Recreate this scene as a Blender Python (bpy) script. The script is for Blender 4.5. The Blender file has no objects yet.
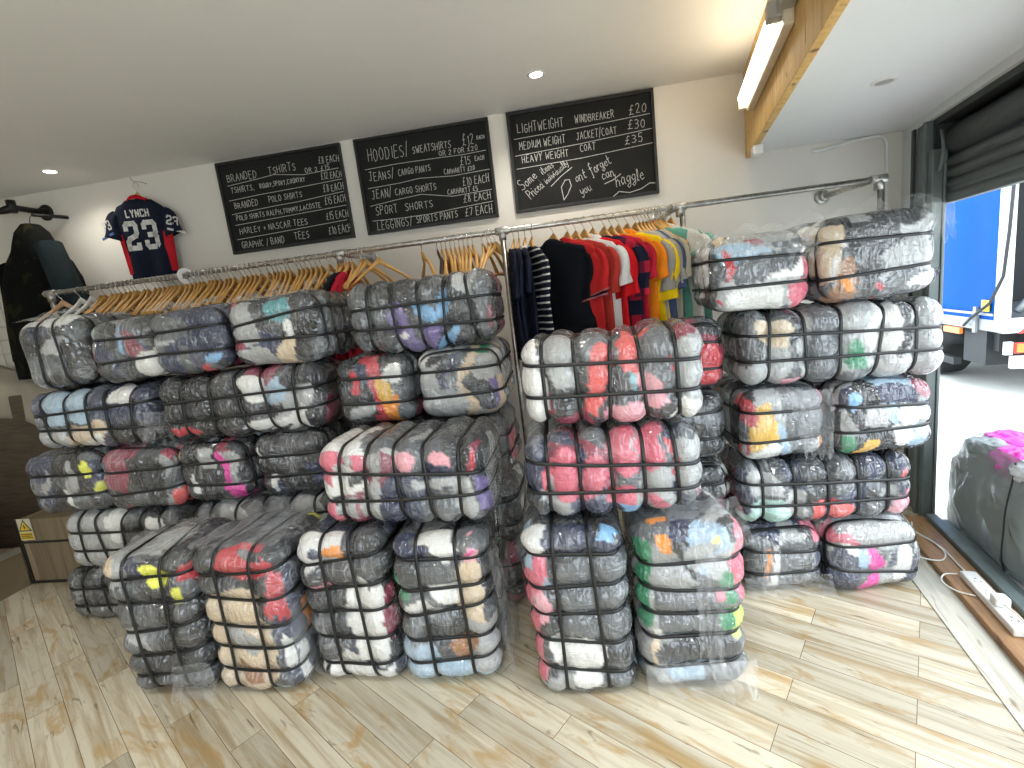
import bpy, bmesh, math, random
import numpy as np
from mathutils import Vector, Matrix, Euler

sc = bpy.context.scene
COL = sc.collection
R = math.radians
PI = math.pi

# ------------------------------------------------------------------ camera
cam_d = bpy.data.cameras.new('camera')
cam_d.sensor_width = 36.0
cam_d.lens = 36.0 * 480 / 1024
cam_d.clip_start = 0.02
cam = bpy.data.objects.new('camera', cam_d)
COL.objects.link(cam)
right = Vector((0.98677, 0.11320, -0.11611)).normalized()
fwd = Vector((-0.13203, 0.97655, -0.17007)).normalized()
right = (right - fwd * right.dot(fwd)).normalized()
up = right.cross(fwd)
cam.matrix_world = Matrix((
    (right.x, up.x, -fwd.x, 0.0),
    (right.y, up.y, -fwd.y, 0.0),
    (right.z, up.z, -fwd.z, 1.5),
    (0, 0, 0, 1)))
sc.camera = cam

# ------------------------------------------------------------------ view
sc.view_settings.view_transform = 'Standard'
sc.view_settings.look = 'None'
sc.view_settings.gamma = 1.0
sc.view_settings.exposure = -0.12
sc.view_settings.use_curve_mapping = False
sc.cycles.use_denoising = True
sc.cycles.max_bounces = 8
sc.cycles.transparent_max_bounces = 16
sc.cycles.sample_clamp_indirect = 6.0
sc.cycles.caustics_reflective = False
sc.cycles.caustics_refractive = False

# ------------------------------------------------------------------ sky and sun
world = bpy.data.worlds.new('overcast_sky')
sc.world = world
world.use_nodes = True
wn = world.node_tree
wn.nodes['Background'].inputs['Color'].default_value = (0.82, 0.92, 1.0, 1)
wn.nodes['Background'].inputs['Strength'].default_value = 5.0
sun_d = bpy.data.lights.new('sun', 'SUN')
sun_d.energy = 2.0
sun_d.angle = R(20)
sun_d.color = (1.0, 0.97, 0.92)
sun = bpy.data.objects.new('sun', sun_d)
COL.objects.link(sun)
sun.rotation_euler = Euler((R(38), R(28), R(40)))
SPOT_W = 40.0     # recessed ceiling lamps
TUBE_E = 16.0     # fluorescent tube emission

# ------------------------------------------------------------------ helpers
def tag(o, label=None, cat=None, group=None, kind=None):
    if label: o['label'] = label
    if cat: o['category'] = cat
    if group: o['group'] = group
    if kind: o['kind'] = kind
    return o

def empty(name, loc=(0, 0, 0), rz=0.0, label=None, cat=None, group=None, kind=None):
    o = bpy.data.objects.new(name, None)
    o.empty_display_size = 0.05
    COL.objects.link(o)
    o.location = loc
    o.rotation_euler = (0, 0, rz)
    return tag(o, label, cat, group, kind)

class MB:
    """collects vertices and faces of ONE mesh"""
    def __init__(s):
        s.v = []; s.f = []
    def add(s, vs, fs):
        b = len(s.v)
        s.v += [tuple(p) for p in vs]
        s.f += [tuple(i + b for i in f) for f in fs]
    def box(s, lo, hi, M=None):
        x0, y0, z0 = lo; x1, y1, z1 = hi
        vs = [Vector(p) for p in ((x0,y0,z0),(x1,y0,z0),(x1,y1,z0),(x0,y1,z0),(x0,y0,z1),(x1,y0,z1),(x1,y1,z1),(x0,y1,z1))]
        if M is not None: vs = [M @ p for p in vs]
        s.add(vs, [(0,3,2,1),(4,5,6,7),(0,1,5,4),(1,2,6,5),(2,3,7,6),(3,0,4,7)])
    def prism(s, pts, z0, z1, M=None):
        n = len(pts)
        vs = [Vector((p[0], p[1], z0)) for p in pts] + [Vector((p[0], p[1], z1)) for p in pts]
        if M is not None: vs = [M @ p for p in vs]
        fs = [tuple(range(n))[::-1], tuple(range(n, 2*n))] + [(i, (i+1) % n, n+(i+1) % n, n+i) for i in range(n)]
        s.add(vs, fs)
    def tube(s, pts, rad, n=8, closed=False, cap=True):
        pts = [Vector(p) for p in pts]
        m = len(pts)
        rads = rad if isinstance(rad, (list, tuple)) else [rad]*m
        ref = None; rings = []
        for i, p in enumerate(pts):
            if closed: t = pts[(i+1) % m] - pts[i-1]
            elif i == 0: t = pts[1] - p
            elif i == m-1: t = p - pts[i-1]
            else: t = (pts[i+1]-p).normalized() + (p-pts[i-1]).normalized()
            if t.length < 1e-9: t = Vector((0,0,1))
            t.normalize()
            if ref is None:
                ref = t.orthogonal().normalized()
            ref = (ref - t*ref.dot(t))
            if ref.length < 1e-6: ref = t.orthogonal()
            ref.normalize()
            bi = t.cross(ref)
            rings.append([p + (ref*math.cos(2*PI*k/n) + bi*math.sin(2*PI*k/n))*rads[i] for k in range(n)])
        vs = [q for r in rings for q in r]
        fs = []
        for i in range(m if closed else m-1):
            a = i*n; b = ((i+1) % m)*n
            fs += [(a+k, a+(k+1) % n, b+(k+1) % n, b+k) for k in range(n)]
        if cap and not closed:
            fs += [tuple(range(n))[::-1], tuple(range((m-1)*n, m*n))]
        s.add(vs, fs)
    def cyl(s, a, b, r, n=16, r2=None):
        s.tube([a, b], [r, r if r2 is None else r2], n)
    def lathe(s, prof, n=24, M=None):
        vs = []
        for (r, z) in prof:
            for k in range(n):
                p = Vector((r*math.cos(2*PI*k/n), r*math.sin(2*PI*k/n), z))
                vs.append(M @ p if M is not None else p)
        fs = []
        for i in range(len(prof)-1):
            fs += [(i*n+k, i*n+(k+1) % n, (i+1)*n+(k+1) % n, (i+1)*n+k) for k in range(n)]
        fs += [tuple(range(n))[::-1], tuple(range((len(prof)-1)*n, len(prof)*n))]
        s.add(vs, fs)
    def grid(s, P, flip=False):
        """P[i][j] of points"""
        ni = len(P); nj = len(P[0])
        vs = [q for r in P for q in r]
        fs = []
        for i in range(ni-1):
            for j in range(nj-1):
                q = (i*nj+j, i*nj+j+1, (i+1)*nj+j+1, (i+1)*nj+j)
                fs.append(q[::-1] if flip else q)
        s.add(vs, fs)
    def build(s, name, mat, parent=None, smooth=False, loc=None, bevel=0.0):
        me = bpy.data.meshes.new(name)
        me.from_pydata(s.v, [], s.f)
        me.update()
        bm = bmesh.new(); bm.from_mesh(me)
        bmesh.ops.recalc_face_normals(bm, faces=bm.faces)
        bm.to_mesh(me); bm.free()
        if smooth:
            me.polygons.foreach_set('use_smooth', [True]*len(me.polygons))
        if mat: me.materials.append(mat)
        o = bpy.data.objects.new(name, me)
        COL.objects.link(o)
        if parent: o.parent = parent
        if loc: o.location = loc
        if bevel:
            md = o.modifiers.new('bevel', 'BEVEL'); md.width = bevel; md.segments = 2; md.limit_method = 'ANGLE'
        return o

def children(o):
    return [c for c in bpy.data.objects if c.parent == o]

def copy_tree(o, kids=None, parent=None):
    c = o.copy(); COL.objects.link(c)
    if parent: c.parent = parent
    for ch in o.children:
        copy_tree(ch, None, c)
    return c

# ------------------------------------------------------------------ materials
def new_mat(name):
    m = bpy.data.materials.new(name); m.use_nodes = True
    nt = m.node_tree
    return m, nt, nt.nodes['Principled BSDF']

def N(nt, typ, **kw):
    n = nt.nodes.new(typ)
    for k, v in kw.items():
        if k.startswith('i_'):
            key = k[2:].replace('_', ' ')
            n.inputs[key].default_value = v
        else: setattr(n, k, v)
    return n

def ramp(nt, stops, interp='LINEAR'):
    r = nt.nodes.new('ShaderNodeValToRGB')
    r.color_ramp.interpolation = interp
    els = r.color_ramp.elements
    while len(els) < len(stops): els.new(0.5)
    for e, (p, c) in zip(els, stops):
        e.position = p
        e.color = (c, c, c, 1) if isinstance(c, (int, float)) else (*c, 1)
    return r

def mixc(nt, fac, a, b, mode='MIX'):
    m = nt.nodes.new('ShaderNodeMix'); m.data_type = 'RGBA'; m.blend_type = mode
    for key, val in ((0, fac), (6, a), (7, b)):
        if isinstance(val, bpy.types.NodeSocket): nt.links.new(val, m.inputs[key])
        elif key == 0: m.inputs[0].default_value = val
        else: m.inputs[key].default_value = (*val, 1)
    return m.outputs[2]

def plain(name, col, rough=0.6, metal=0.0, noise=0.08, scale=12.0, bump=0.0, coat=0.0, coords='Object', stretch=(1,1,1)):
    m, nt, b = new_mat(name)
    tc = N(nt, 'ShaderNodeTexCoord'); mp = N(nt, 'ShaderNodeMapping')
    mp.inputs['Scale'].default_value = stretch
    nt.links.new(tc.outputs[coords], mp.inputs[0])
    nz = N(nt, 'ShaderNodeTexNoise', i_Scale=scale, i_Detail=5.0)
    nt.links.new(mp.outputs[0], nz.inputs[0])
    lo = tuple(c*(1-noise) for c in col); hi = tuple(min(1, c*(1+noise)) for c in col)
    rp = ramp(nt, [(0.3, lo), (0.7, hi)])
    nt.links.new(nz.outputs[0], rp.inputs[0]); nt.links.new(rp.outputs[0], b.inputs['Base Color'])
    b.inputs['Roughness'].default_value = rough; b.inputs['Metallic'].default_value = metal
    b.inputs['Coat Weight'].default_value = coat
    if bump:
        bp = N(nt, 'ShaderNodeBump', i_Strength=bump, i_Distance=0.01)
        nt.links.new(nz.outputs[0], bp.inputs['Height']); nt.links.new(bp.outputs[0], b.inputs['Normal'])
    return m

def emit(name, col, strength):
    m, nt, b = new_mat(name)
    b.inputs['Base Color'].default_value = (*col, 1)
    b.inputs['Emission Color'].default_value = (*col, 1)
    b.inputs['Emission Strength'].default_value = strength
    return m

def cloth(name, col, bump=0.4):
    m, nt, b = new_mat(name)
    tc = N(nt, 'ShaderNodeTexCoord')
    nz = N(nt, 'ShaderNodeTexNoise', i_Scale=240.0, i_Detail=2.0)
    n2 = N(nt, 'ShaderNodeTexNoise', i_Scale=9.0, i_Detail=4.0, i_Distortion=0.8)
    nt.links.new(tc.outputs['Object'], nz.inputs[0]); nt.links.new(tc.outputs['Object'], n2.inputs[0])
    rp = ramp(nt, [(0.3, tuple(c*0.8 for c in col)), (0.7, tuple(min(1, c*1.1) for c in col))])
    nt.links.new(nz.outputs[0], rp.inputs[0]); nt.links.new(rp.outputs[0], b.inputs['Base Color'])
    b.inputs['Roughness'].default_value = 0.9
    b.inputs['Specular IOR Level'].default_value = 0.12
    bp = N(nt, 'ShaderNodeBump', i_Strength=bump, i_Distance=0.02)
    nt.links.new(n2.outputs[0], bp.inputs['Height']); nt.links.new(bp.outputs[0], b.inputs['Normal'])
    return m

def stripe_cloth(name, a, bcol, period, width, axis=2):
    m = cloth(name, a)
    nt = m.node_tree; b = nt.nodes['Principled BSDF']
    src = b.inputs['Base Color'].links[0].from_socket
    tc = N(nt, 'ShaderNodeTexCoord'); sp = N(nt, 'ShaderNodeSeparateXYZ')
    nt.links.new(tc.outputs['Object'], sp.inputs[0])
    mo = N(nt, 'ShaderNodeMath', operation='FLOORED_MODULO'); mo.inputs[1].default_value = period
    lt = N(nt, 'ShaderNodeMath', operation='LESS_THAN'); lt.inputs[1].default_value = width
    nt.links.new(sp.outputs[axis], mo.inputs[0]); nt.links.new(mo.outputs[0], lt.inputs[0])
    nt.links.new(mixc(nt, lt.outputs[0], src, bcol), b.inputs['Base Color'])
    return m

M = {}
M['wall'] = plain('cream_wall_paint', (0.74, 0.705, 0.635), 0.85, noise=0.03, scale=2.5, bump=0.04, coords='Generated')
M['wallgrey'] = plain('white_wall_paint', (0.72, 0.74, 0.74), 0.8, noise=0.03, scale=2.5, bump=0.03)
M['ceil'] = plain('ceiling_paint', (0.80, 0.79, 0.75), 0.9, noise=0.02, scale=1.5)
M['soffit'] = plain('soffit_paint', (0.84, 0.87, 0.88), 0.75, noise=0.02, scale=2)
M['black'] = plain('black_plastic', (0.012, 0.012, 0.012), 0.45)
M['strap'] = plain('black_strapping', (0.010, 0.011, 0.012), 0.38, noise=0.3, scale=60)
M['boardblack'] = plain('chalkboard_black', (0.008, 0.008, 0.0075), 0.92, noise=0.35, scale=5)
M['boardframe'] = plain('black_painted_frame', (0.011, 0.011, 0.011), 0.5, noise=0.2, scale=30)
M['chalk'] = plain('white_chalk', (0.52, 0.52, 0.49), 0.95, noise=0.35, scale=160)
M['steel'] = plain('galvanised_steel_pipe', (0.50, 0.48, 0.44), 0.32, 0.9, noise=0.25, scale=40)
M['fitting'] = plain('cast_pipe_fitting', (0.45, 0.44, 0.42), 0.42, 0.85, noise=0.2, scale=50)
M['blackpipe'] = plain('black_iron_pipe', (0.016, 0.015, 0.014), 0.45, 0.4, noise=0.3, scale=40)
M['wire'] = plain('chrome_hook_wire', (0.65, 0.64, 0.62), 0.25, 1.0)
M['white'] = plain('white_plastic', (0.80, 0.80, 0.78), 0.4)
M['cable'] = plain('white_cable', (0.78, 0.78, 0.72), 0.5)
M['shutter'] = plain('grey_shutter_metal', (0.115, 0.125, 0.125), 0.45, 0.5, noise=0.12, scale=6)
M['shutterdark'] = plain('dark_shutter_box', (0.05, 0.055, 0.055), 0.5, 0.4, noise=0.15, scale=8)
M['frame'] = plain('grey_green_frame', (0.15, 0.175, 0.17), 0.5, 0.3, noise=0.1, scale=10)
M['kerb'] = plain('grey_metal_kerb', (0.16, 0.20, 0.20), 0.45, 0.4, noise=0.15, scale=14)
M['ground'] = plain('pale_concrete_yard', (0.72, 0.72, 0.68), 0.9, noise=0.18, scale=1.3, bump=0.1)
M['lampring'] = plain('lamp_trim_white', (0.75, 0.74, 0.72), 0.35)
M['lamp_on'] = emit('lit_lamp_lens', (1.0, 0.95, 0.85), 30.0)
M['lamp_off'] = plain('unlit_lamp_lens', (0.35, 0.37, 0.37), 0.3)
M['tube'] = emit('lit_fluorescent_tube', (1.0, 0.94, 0.78), TUBE_E)
M['batten'] = plain('cream_batten_enamel', (0.74, 0.66, 0.50), 0.4)
M['clipgrey'] = plain('grey_tube_holder', (0.42, 0.40, 0.37), 0.5)
M['truckblue'] = plain('blue_tarpaulin_curtain', (0.006, 0.075, 0.34), 0.7, noise=0.15, scale=1.2, bump=0.05)
M['truckblue'].node_tree.nodes['Principled BSDF'].inputs['Specular IOR Level'].default_value = 0.08
M['truckwhite'] = plain('white_truck_paint', (0.70, 0.72, 0.72), 0.4)
M['truckdark'] = plain('dark_truck_chassis', (0.022, 0.024, 0.026), 0.6)
M['truckgrey'] = plain('grey_truck_steel', (0.30, 0.32, 0.33), 0.45, 0.5)
M['rubber'] = plain('black_tyre_rubber', (0.015, 0.015, 0.015), 0.8)
M['redlamp'] = plain('red_lamp_lens', (0.65, 0.03, 0.02), 0.2, coat=0.6)
M['orange'] = plain('orange_reflector', (0.85, 0.22, 0.04), 0.3)
M['yellow'] = plain('yellow_sticker', (0.85, 0.62, 0.03), 0.5)
M['signyellow'] = plain('sign_yellow', (0.72, 0.50, 0.04), 0.5)
M['signwhite'] = plain('sign_white', (0.65, 0.62, 0.50), 0.5)
M['signblack'] = plain('sign_black_print', (0.015, 0.014, 0.012), 0.6)
M['magenta'] = plain('magenta_plastic', (0.85, 0.06, 0.50), 0.35, noise=0.25, scale=25, bump=0.4)
M['whitebag'] = plain('white_plastic_bag', (0.78, 0.80, 0.82), 0.3, noise=0.15, scale=30, bump=0.5)
M['gridwire'] = plain('white_grid_wire', (0.55, 0.54, 0.48), 0.45)
M['paleblanket'] = plain('pale_dust_sheet', (0.42, 0.38, 0.31), 0.9, noise=0.15, scale=5, bump=0.3)
M['darkwood'] = plain('dark_brown_boarding', (0.10, 0.075, 0.05), 0.6, noise=0.35, scale=5, stretch=(1, 1, 8))
M['nosing'] = plain('steel_stair_nosing', (0.5, 0.5, 0.46), 0.35, 0.8)

def wood_planks(name, light, mid, dark, blot, rot, plank=(1.25, 0.145), grain=26.0, rough=0.45, stain=0.6):
    m, nt, b = new_mat(name)
    tc = N(nt, 'ShaderNodeTexCoord')
    mp = N(nt, 'ShaderNodeMapping'); mp.inputs['Rotation'].default_value = (0, 0, rot)
    nt.links.new(tc.outputs['Object'], mp.inputs[0])
    br = N(nt, 'ShaderNodeTexBrick', offset=0.37, squash=1.0)
    br.inputs['Scale'].default_value = 1.0
    br.inputs['Color1'].default_value = (0, 0, 0, 1); br.inputs['Color2'].default_value = (1, 1, 1, 1)
    br.inputs['Mortar'].default_value = (0.5, 0.5, 0.5, 1)
    br.inputs['Brick Width'].default_value = plank[0]; br.inputs['Row Height'].default_value = plank[1]
    br.inputs['Mortar Size'].default_value = 0.0011; br.inputs['Mortar Smooth'].default_value = 0.2
    br.inputs['Bias'].default_value = 0.0
    nt.links.new(mp.outputs[0], br.inputs[0])
    # each plank shifts its own grain
    off = N(nt, 'ShaderNodeVectorMath', operation='SCALE'); off.inputs['Scale'].default_value = 37.0
    nt.links.new(br.outputs['Color'], off.inputs[0])
    ad = N(nt, 'ShaderNodeVectorMath', operation='ADD')
    nt.links.new(mp.outputs[0], ad.inputs[0]); nt.links.new(off.outputs[0], ad.inputs[1])
    st = N(nt, 'ShaderNodeMapping'); st.inputs['Scale'].default_value = (1.3, grain, 1)
    nt.links.new(ad.outputs[0], st.inputs[0])
    g = N(nt, 'ShaderNodeTexNoise', i_Scale=1.0, i_Detail=6.0, i_Roughness=0.6, i_Distortion=0.7)
    nt.links.new(st.outputs[0], g.inputs[0])
    s2 = N(nt, 'ShaderNodeMapping'); s2.inputs['Scale'].default_value = (2.2, 7.0, 1)
    nt.links.new(ad.outputs[0], s2.inputs[0])
    g2 = N(nt, 'ShaderNodeTexNoise', i_Scale=1.3, i_Detail=5.0, i_Roughness=0.62, i_Distortion=1.3)
    nt.links.new(s2.outputs[0], g2.inputs[0])
    r1 = ramp(nt, [(0.34, mid), (0.55, light), (0.75, tuple(c*1.04 for c in light))])
    nt.links.new(g.outputs[0], r1.inputs[0])
    r2 = ramp(nt, [(0.52, 0.0), (0.66, stain)])
    nt.links.new(g2.outputs[0], r2.inputs[0])
    c1 = mixc(nt, r2.outputs[0], r1.outputs[0], blot)
    s3 = N(nt, 'ShaderNodeMapping'); s3.inputs['Scale'].default_value = (3.5, 20.0, 1)
    nt.links.new(ad.outputs[0], s3.inputs[0])
    g3 = N(nt, 'ShaderNodeTexNoise', i_Scale=1.6, i_Detail=3.0, i_Distortion=1.0)
    nt.links.new(s3.outputs[0], g3.inputs[0])
    r3 = ramp(nt, [(0.64, 0.0), (0.74, 0.8)])
    nt.links.new(g3.outputs[0], r3.inputs[0])
    c2 = mixc(nt, r3.outputs[0], c1, dark)
    # plank to plank tone
    r4 = ramp(nt, [(0.0, 0.72), (1.0, 1.10)])
    nt.links.new(br.outputs['Color'], r4.inputs[0])
    c3 = mixc(nt, 1.0, c2, r4.outputs[0], 'MULTIPLY')
    c4 = mixc(nt, br.outputs['Fac'], c3, tuple(c*0.9 for c in dark))
    nt.links.new(c4, b.inputs['Base Color'])
    b.inputs['Roughness'].default_value = rough
    bp = N(nt, 'ShaderNodeBump', i_Strength=0.12, i_Distance=0.004)
    nt.links.new(g.outputs[0], bp.inputs['Height']); nt.links.new(bp.outputs[0], b.inputs['Normal'])
    return m

# floor boards run diagonally
M['floor'] = wood_planks('pale_diagonal_floorboards', (0.66, 0.605, 0.475), (0.43, 0.345, 0.22), (0.12, 0.07, 0.035),
                         (0.47, 0.30, 0.11), R(180-146.1), plank=(0.95, 0.118), grain=24, rough=0.38, stain=0.72)
M['border'] = wood_planks('pale_border_board', (0.62, 0.60, 0.52), (0.46, 0.42, 0.34), (0.2, 0.14, 0.08), (0.45, 0.36, 0.22), R(-76.5+180), plank=(2.2, 0.4), rough=0.4, stain=0.4)
M['sill'] = wood_planks('brown_timber_sill', (0.42, 0.24, 0.11), (0.30, 0.155, 0.065), (0.12, 0.06, 0.03), (0.27, 0.13, 0.05), R(-76.5+180), plank=(4, 0.5), rough=0.4, stain=0.5)
def pine_board():
    m, nt, b = new_mat('golden_pine_boards')
    tc = N(nt, 'ShaderNodeTexCoord')
    mp = N(nt, 'ShaderNodeMapping'); mp.inputs['Scale'].default_value = (30, 30, 2.2)
    nt.links.new(tc.outputs['Object'], mp.inputs[0])
    g = N(nt, 'ShaderNodeTexNoise', i_Scale=1.0, i_Detail=5.0, i_Distortion=1.2)
    nt.links.new(mp.outputs[0], g.inputs[0])
    r = ramp(nt, [(0.25, (0.55, 0.30, 0.085)), (0.5, (0.74, 0.47, 0.16)), (0.8, (0.82, 0.57, 0.24))])
    nt.links.new(g.outputs[0], r.inputs[0])
    kn = N(nt, 'ShaderNodeTexVoronoi', i_Scale=7.0)
    nt.links.new(tc.outputs['Object'], kn.inputs[0])
    kr = ramp(nt, [(0.06, 0.85), (0.13, 0.0)])
    nt.links.new(kn.outputs['Distance'], kr.inputs[0])
    nt.links.new(mixc(nt, kr.outputs[0], r.outputs[0], (0.16, 0.07, 0.02)), b.inputs['Base Color'])
    b.inputs['Roughness'].default_value = 0.55
    return m
M['pine'] = pine_board()
M['hangerwood'] = plain('varnished_hanger_wood', (0.60, 0.33, 0.095), 0.45, noise=0.25, scale=18, coat=0.05, stretch=(1, 6, 1))
M['hangerdark'] = plain('dark_lacquered_hanger_wood', (0.05, 0.02, 0.015), 0.3, coat=0.3)
M['hangerred'] = plain('red_hanger_stud', (0.5, 0.03, 0.02), 0.4)
M['stair'] = wood_planks('brown_stair_boards', (0.30, 0.235, 0.155), (0.22, 0.165, 0.10), (0.08, 0.05, 0.03), (0.20, 0.14, 0.07), R(90), plank=(1.5, 0.3), rough=0.55, stain=0.5)

def wrapped():
    """garments seen through creased clear film: the colours sit in the mesh attribute, the film is the coat"""
    m, nt, b = new_mat('garments_under_clear_film')
    at = N(nt, 'ShaderNodeAttribute', attribute_name='cloth')
    tc = N(nt, 'ShaderNodeTexCoord'); oi = N(nt, 'ShaderNodeObjectInfo')
    sh = N(nt, 'ShaderNodeVectorMath', operation='SCALE'); sh.inputs[0].default_value = (31, 17, 23)
    nt.links.new(oi.outputs['Random'], sh.inputs['Scale'])
    ad = N(nt, 'ShaderNodeVectorMath', operation='ADD')
    nt.links.new(tc.outputs['Object'], ad.inputs[0]); nt.links.new(sh.outputs[0], ad.inputs[1])
    P = ad.outputs[0]
    fold = N(nt, 'ShaderNodeTexNoise', i_Scale=16.0, i_Detail=4.0, i_Roughness=0.6, i_Distortion=1.6)
    nt.links.new(P, fold.inputs[0])
    weave = N(nt, 'ShaderNodeTexNoise', i_Scale=160.0, i_Detail=2.0)
    nt.links.new(P, weave.inputs[0])
    wr = ramp(nt, [(0.3, 0.90), (0.7, 1.08)])
    nt.links.new(weave.outputs[0], wr.inputs[0])
    base = mixc(nt, 1.0, at.outputs['Color'], wr.outputs[0], 'MULTIPLY')
    # film: milky haze, denser where it bunches into creases
    def lines(scale, stretch, rot, width, dist):
        st = N(nt, 'ShaderNodeMapping'); st.inputs['Rotation'].default_value = rot; st.inputs['Scale'].default_value = stretch
        nt.links.new(P, st.inputs[0])
        nz = N(nt, 'ShaderNodeTexNoise', i_Scale=scale, i_Detail=2.0, i_Roughness=0.5, i_Distortion=dist)
        nt.links.new(st.outputs[0], nz.inputs[0])
        sb = N(nt, 'ShaderNodeMath', operation='SUBTRACT'); sb.inputs[1].default_value = 0.5
        nt.links.new(nz.outputs[0], sb.inputs[0])
        ab = N(nt, 'ShaderNodeMath', operation='ABSOLUTE'); nt.links.new(sb.outputs[0], ab.inputs[0])
        r = ramp(nt, [(0.0, 1.0), (width, 0.0)]); nt.links.new(ab.outputs[0], r.inputs[0])
        return r.outputs[0]
    def math2(op, a, b_):
        m_ = N(nt, 'ShaderNodeMath', operation=op)
        for k, v in enumerate((a, b_)):
            if isinstance(v, bpy.types.NodeSocket): nt.links.new(v, m_.inputs[k])
            else: m_.inputs[k].default_value = v
        return m_.outputs[0]
    l1 = lines(8.0, (3.2, 1.0, 0.45), (0.15, 0.35, 0.2), 0.045, 0.35)
    l2 = lines(9.0, (0.5, 1.0, 2.8), (-0.2, 0.45, -0.3), 0.04, 0.35)
    crease = math2('MAXIMUM', l1, math2('MULTIPLY', l2, 0.7))
    hz = N(nt, 'ShaderNodeTexNoise', i_Scale=6.0, i_Detail=3.0)
    nt.links.new(P, hz.inputs[0])
    hr = ramp(nt, [(0.38, 0.008), (0.72, 0.10)])
    nt.links.new(hz.outputs[0], hr.inputs[0])
    msk = ramp(nt, [(0.48, 0.0), (0.70, 1.0)]); nt.links.new(hz.outputs[0], msk.inputs[0])
    film_ = math2('ADD', math2('MULTIPLY', math2('MULTIPLY', crease, msk.outputs[0]), 0.34), hr.outputs[0])
    col = mixc(nt, film_, base, (0.70, 0.73, 0.76))
    nt.links.new(col, b.inputs['Base Color'])
    b.inputs['Roughness'].default_value = 0.75
    b.inputs['Coat Weight'].default_value = 1.0
    b.inputs['Coat Roughness'].default_value = 0.09
    b.inputs['Coat IOR'].default_value = 1.8
    bp = N(nt, 'ShaderNodeBump', i_Strength=0.6, i_Distance=0.022)
    nt.links.new(fold.outputs[0], bp.inputs['Height']); nt.links.new(bp.outputs[0], b.inputs['Normal'])
    soft = N(nt, 'ShaderNodeTexNoise', i_Scale=11.0, i_Detail=1.0, i_Distortion=1.6)
    nt.links.new(P, soft.inputs[0])
    cst = N(nt, 'ShaderNodeMapping'); cst.inputs['Rotation'].default_value = (0.3, 0.5, 0.25); cst.inputs['Scale'].default_value = (1.7, 1.0, 0.6)
    dis = N(nt, 'ShaderNodeVectorMath', operation='SCALE'); dis.inputs['Scale'].default_value = 0.05
    nt.links.new(soft.outputs['Color'], dis.inputs[0])
    dad = N(nt, 'ShaderNodeVectorMath', operation='ADD'); nt.links.new(P, dad.inputs[0]); nt.links.new(dis.outputs[0], dad.inputs[1])
    nt.links.new(dad.outputs[0], cst.inputs[0])
    vor = N(nt, 'ShaderNodeTexVoronoi', i_Scale=27.0); nt.links.new(cst.outputs[0], vor.inputs[0])
    hgt = math2('ADD', math2('ADD', math2('MULTIPLY', crease, 0.30), math2('MULTIPLY', vor.outputs['Distance'], 0.75)), math2('MULTIPLY', soft.outputs[0], 1.7))
    bc = N(nt, 'ShaderNodeBump', i_Strength=0.9, i_Distance=0.016)
    nt.links.new(hgt, bc.inputs['Height'])
    nt.links.new(bc.outputs[0], b.inputs['Coat Normal'])
    return m
M['wrapped'] = wrapped()

def film(name, base=0.12, crease=0.55, tint=(0.84, 0.86, 0.88), scale=9.0):
    m, nt, b = new_mat(name)
    out = nt.nodes['Material Output']
    tc = N(nt, 'ShaderNodeTexCoord')
    nz = N(nt, 'ShaderNodeTexNoise', noise_type='RIDGED_MULTIFRACTAL', i_Scale=scale, i_Detail=5.0, i_Distortion=1.0)
    nt.links.new(tc.outputs['Object'], nz.inputs[0])
    rp = ramp(nt, [(0.35, base), (1.0, base+crease)])
    nt.links.new(nz.outputs[0], rp.inputs[0])
    b.inputs['Base Color'].default_value = (*tint, 1)
    b.inputs['Roughness'].default_value = 0.22
    bp = N(nt, 'ShaderNodeBump', i_Strength=0.8, i_Distance=0.02)
    nt.links.new(nz.outputs[0], bp.inputs['Height']); nt.links.new(bp.outputs[0], b.inputs['Normal'])
    tr = N(nt, 'ShaderNodeBsdfTransparent')
    mx = N(nt, 'ShaderNodeMixShader')
    nt.links.new(rp.outputs[0], mx.inputs[0]); nt.links.new(tr.outputs[0], mx.inputs[1]); nt.links.new(b.outputs[0], mx.inputs[2])
    nt.links.new(mx.outputs[0], out.inputs['Surface'])
    return m
M['film'] = film('loose_clear_film')
M['sack'] = film('thick_clear_sack_plastic', base=0.66, crease=0.30, tint=(0.34, 0.39, 0.39), scale=7.0)
M['glass'] = None

# ------------------------------------------------------------------ setting
AZ = R(13.5)                       # shop front runs at this angle
DD = Vector((math.sin(AZ), math.cos(AZ), 0))      # along the shop front, away from the camera
DN = Vector((math.cos(AZ), -math.sin(AZ), 0))     # outward
D0 = Vector((1.98, 3.2, 0))
def door(t, n, z):                 # t metres from the back wall towards the camera, n outwards
    p = D0 - DD*t + DN*n
    return Vector((p.x, p.y, z))
DM = Matrix(((-DD.x, DN.x, 0, D0.x), (-DD.y, DN.y, 0, D0.y), (0, 0, 1, 0), (0, 0, 0, 1)))   # local x = t, y = n

def struct(name, mb, mat, parent=None, bevel=0.0, smooth=False):
    o = mb.build(name, mat, parent, bevel=bevel, smooth=smooth)
    if parent is None: o['kind'] = 'structure'
    return o

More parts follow.
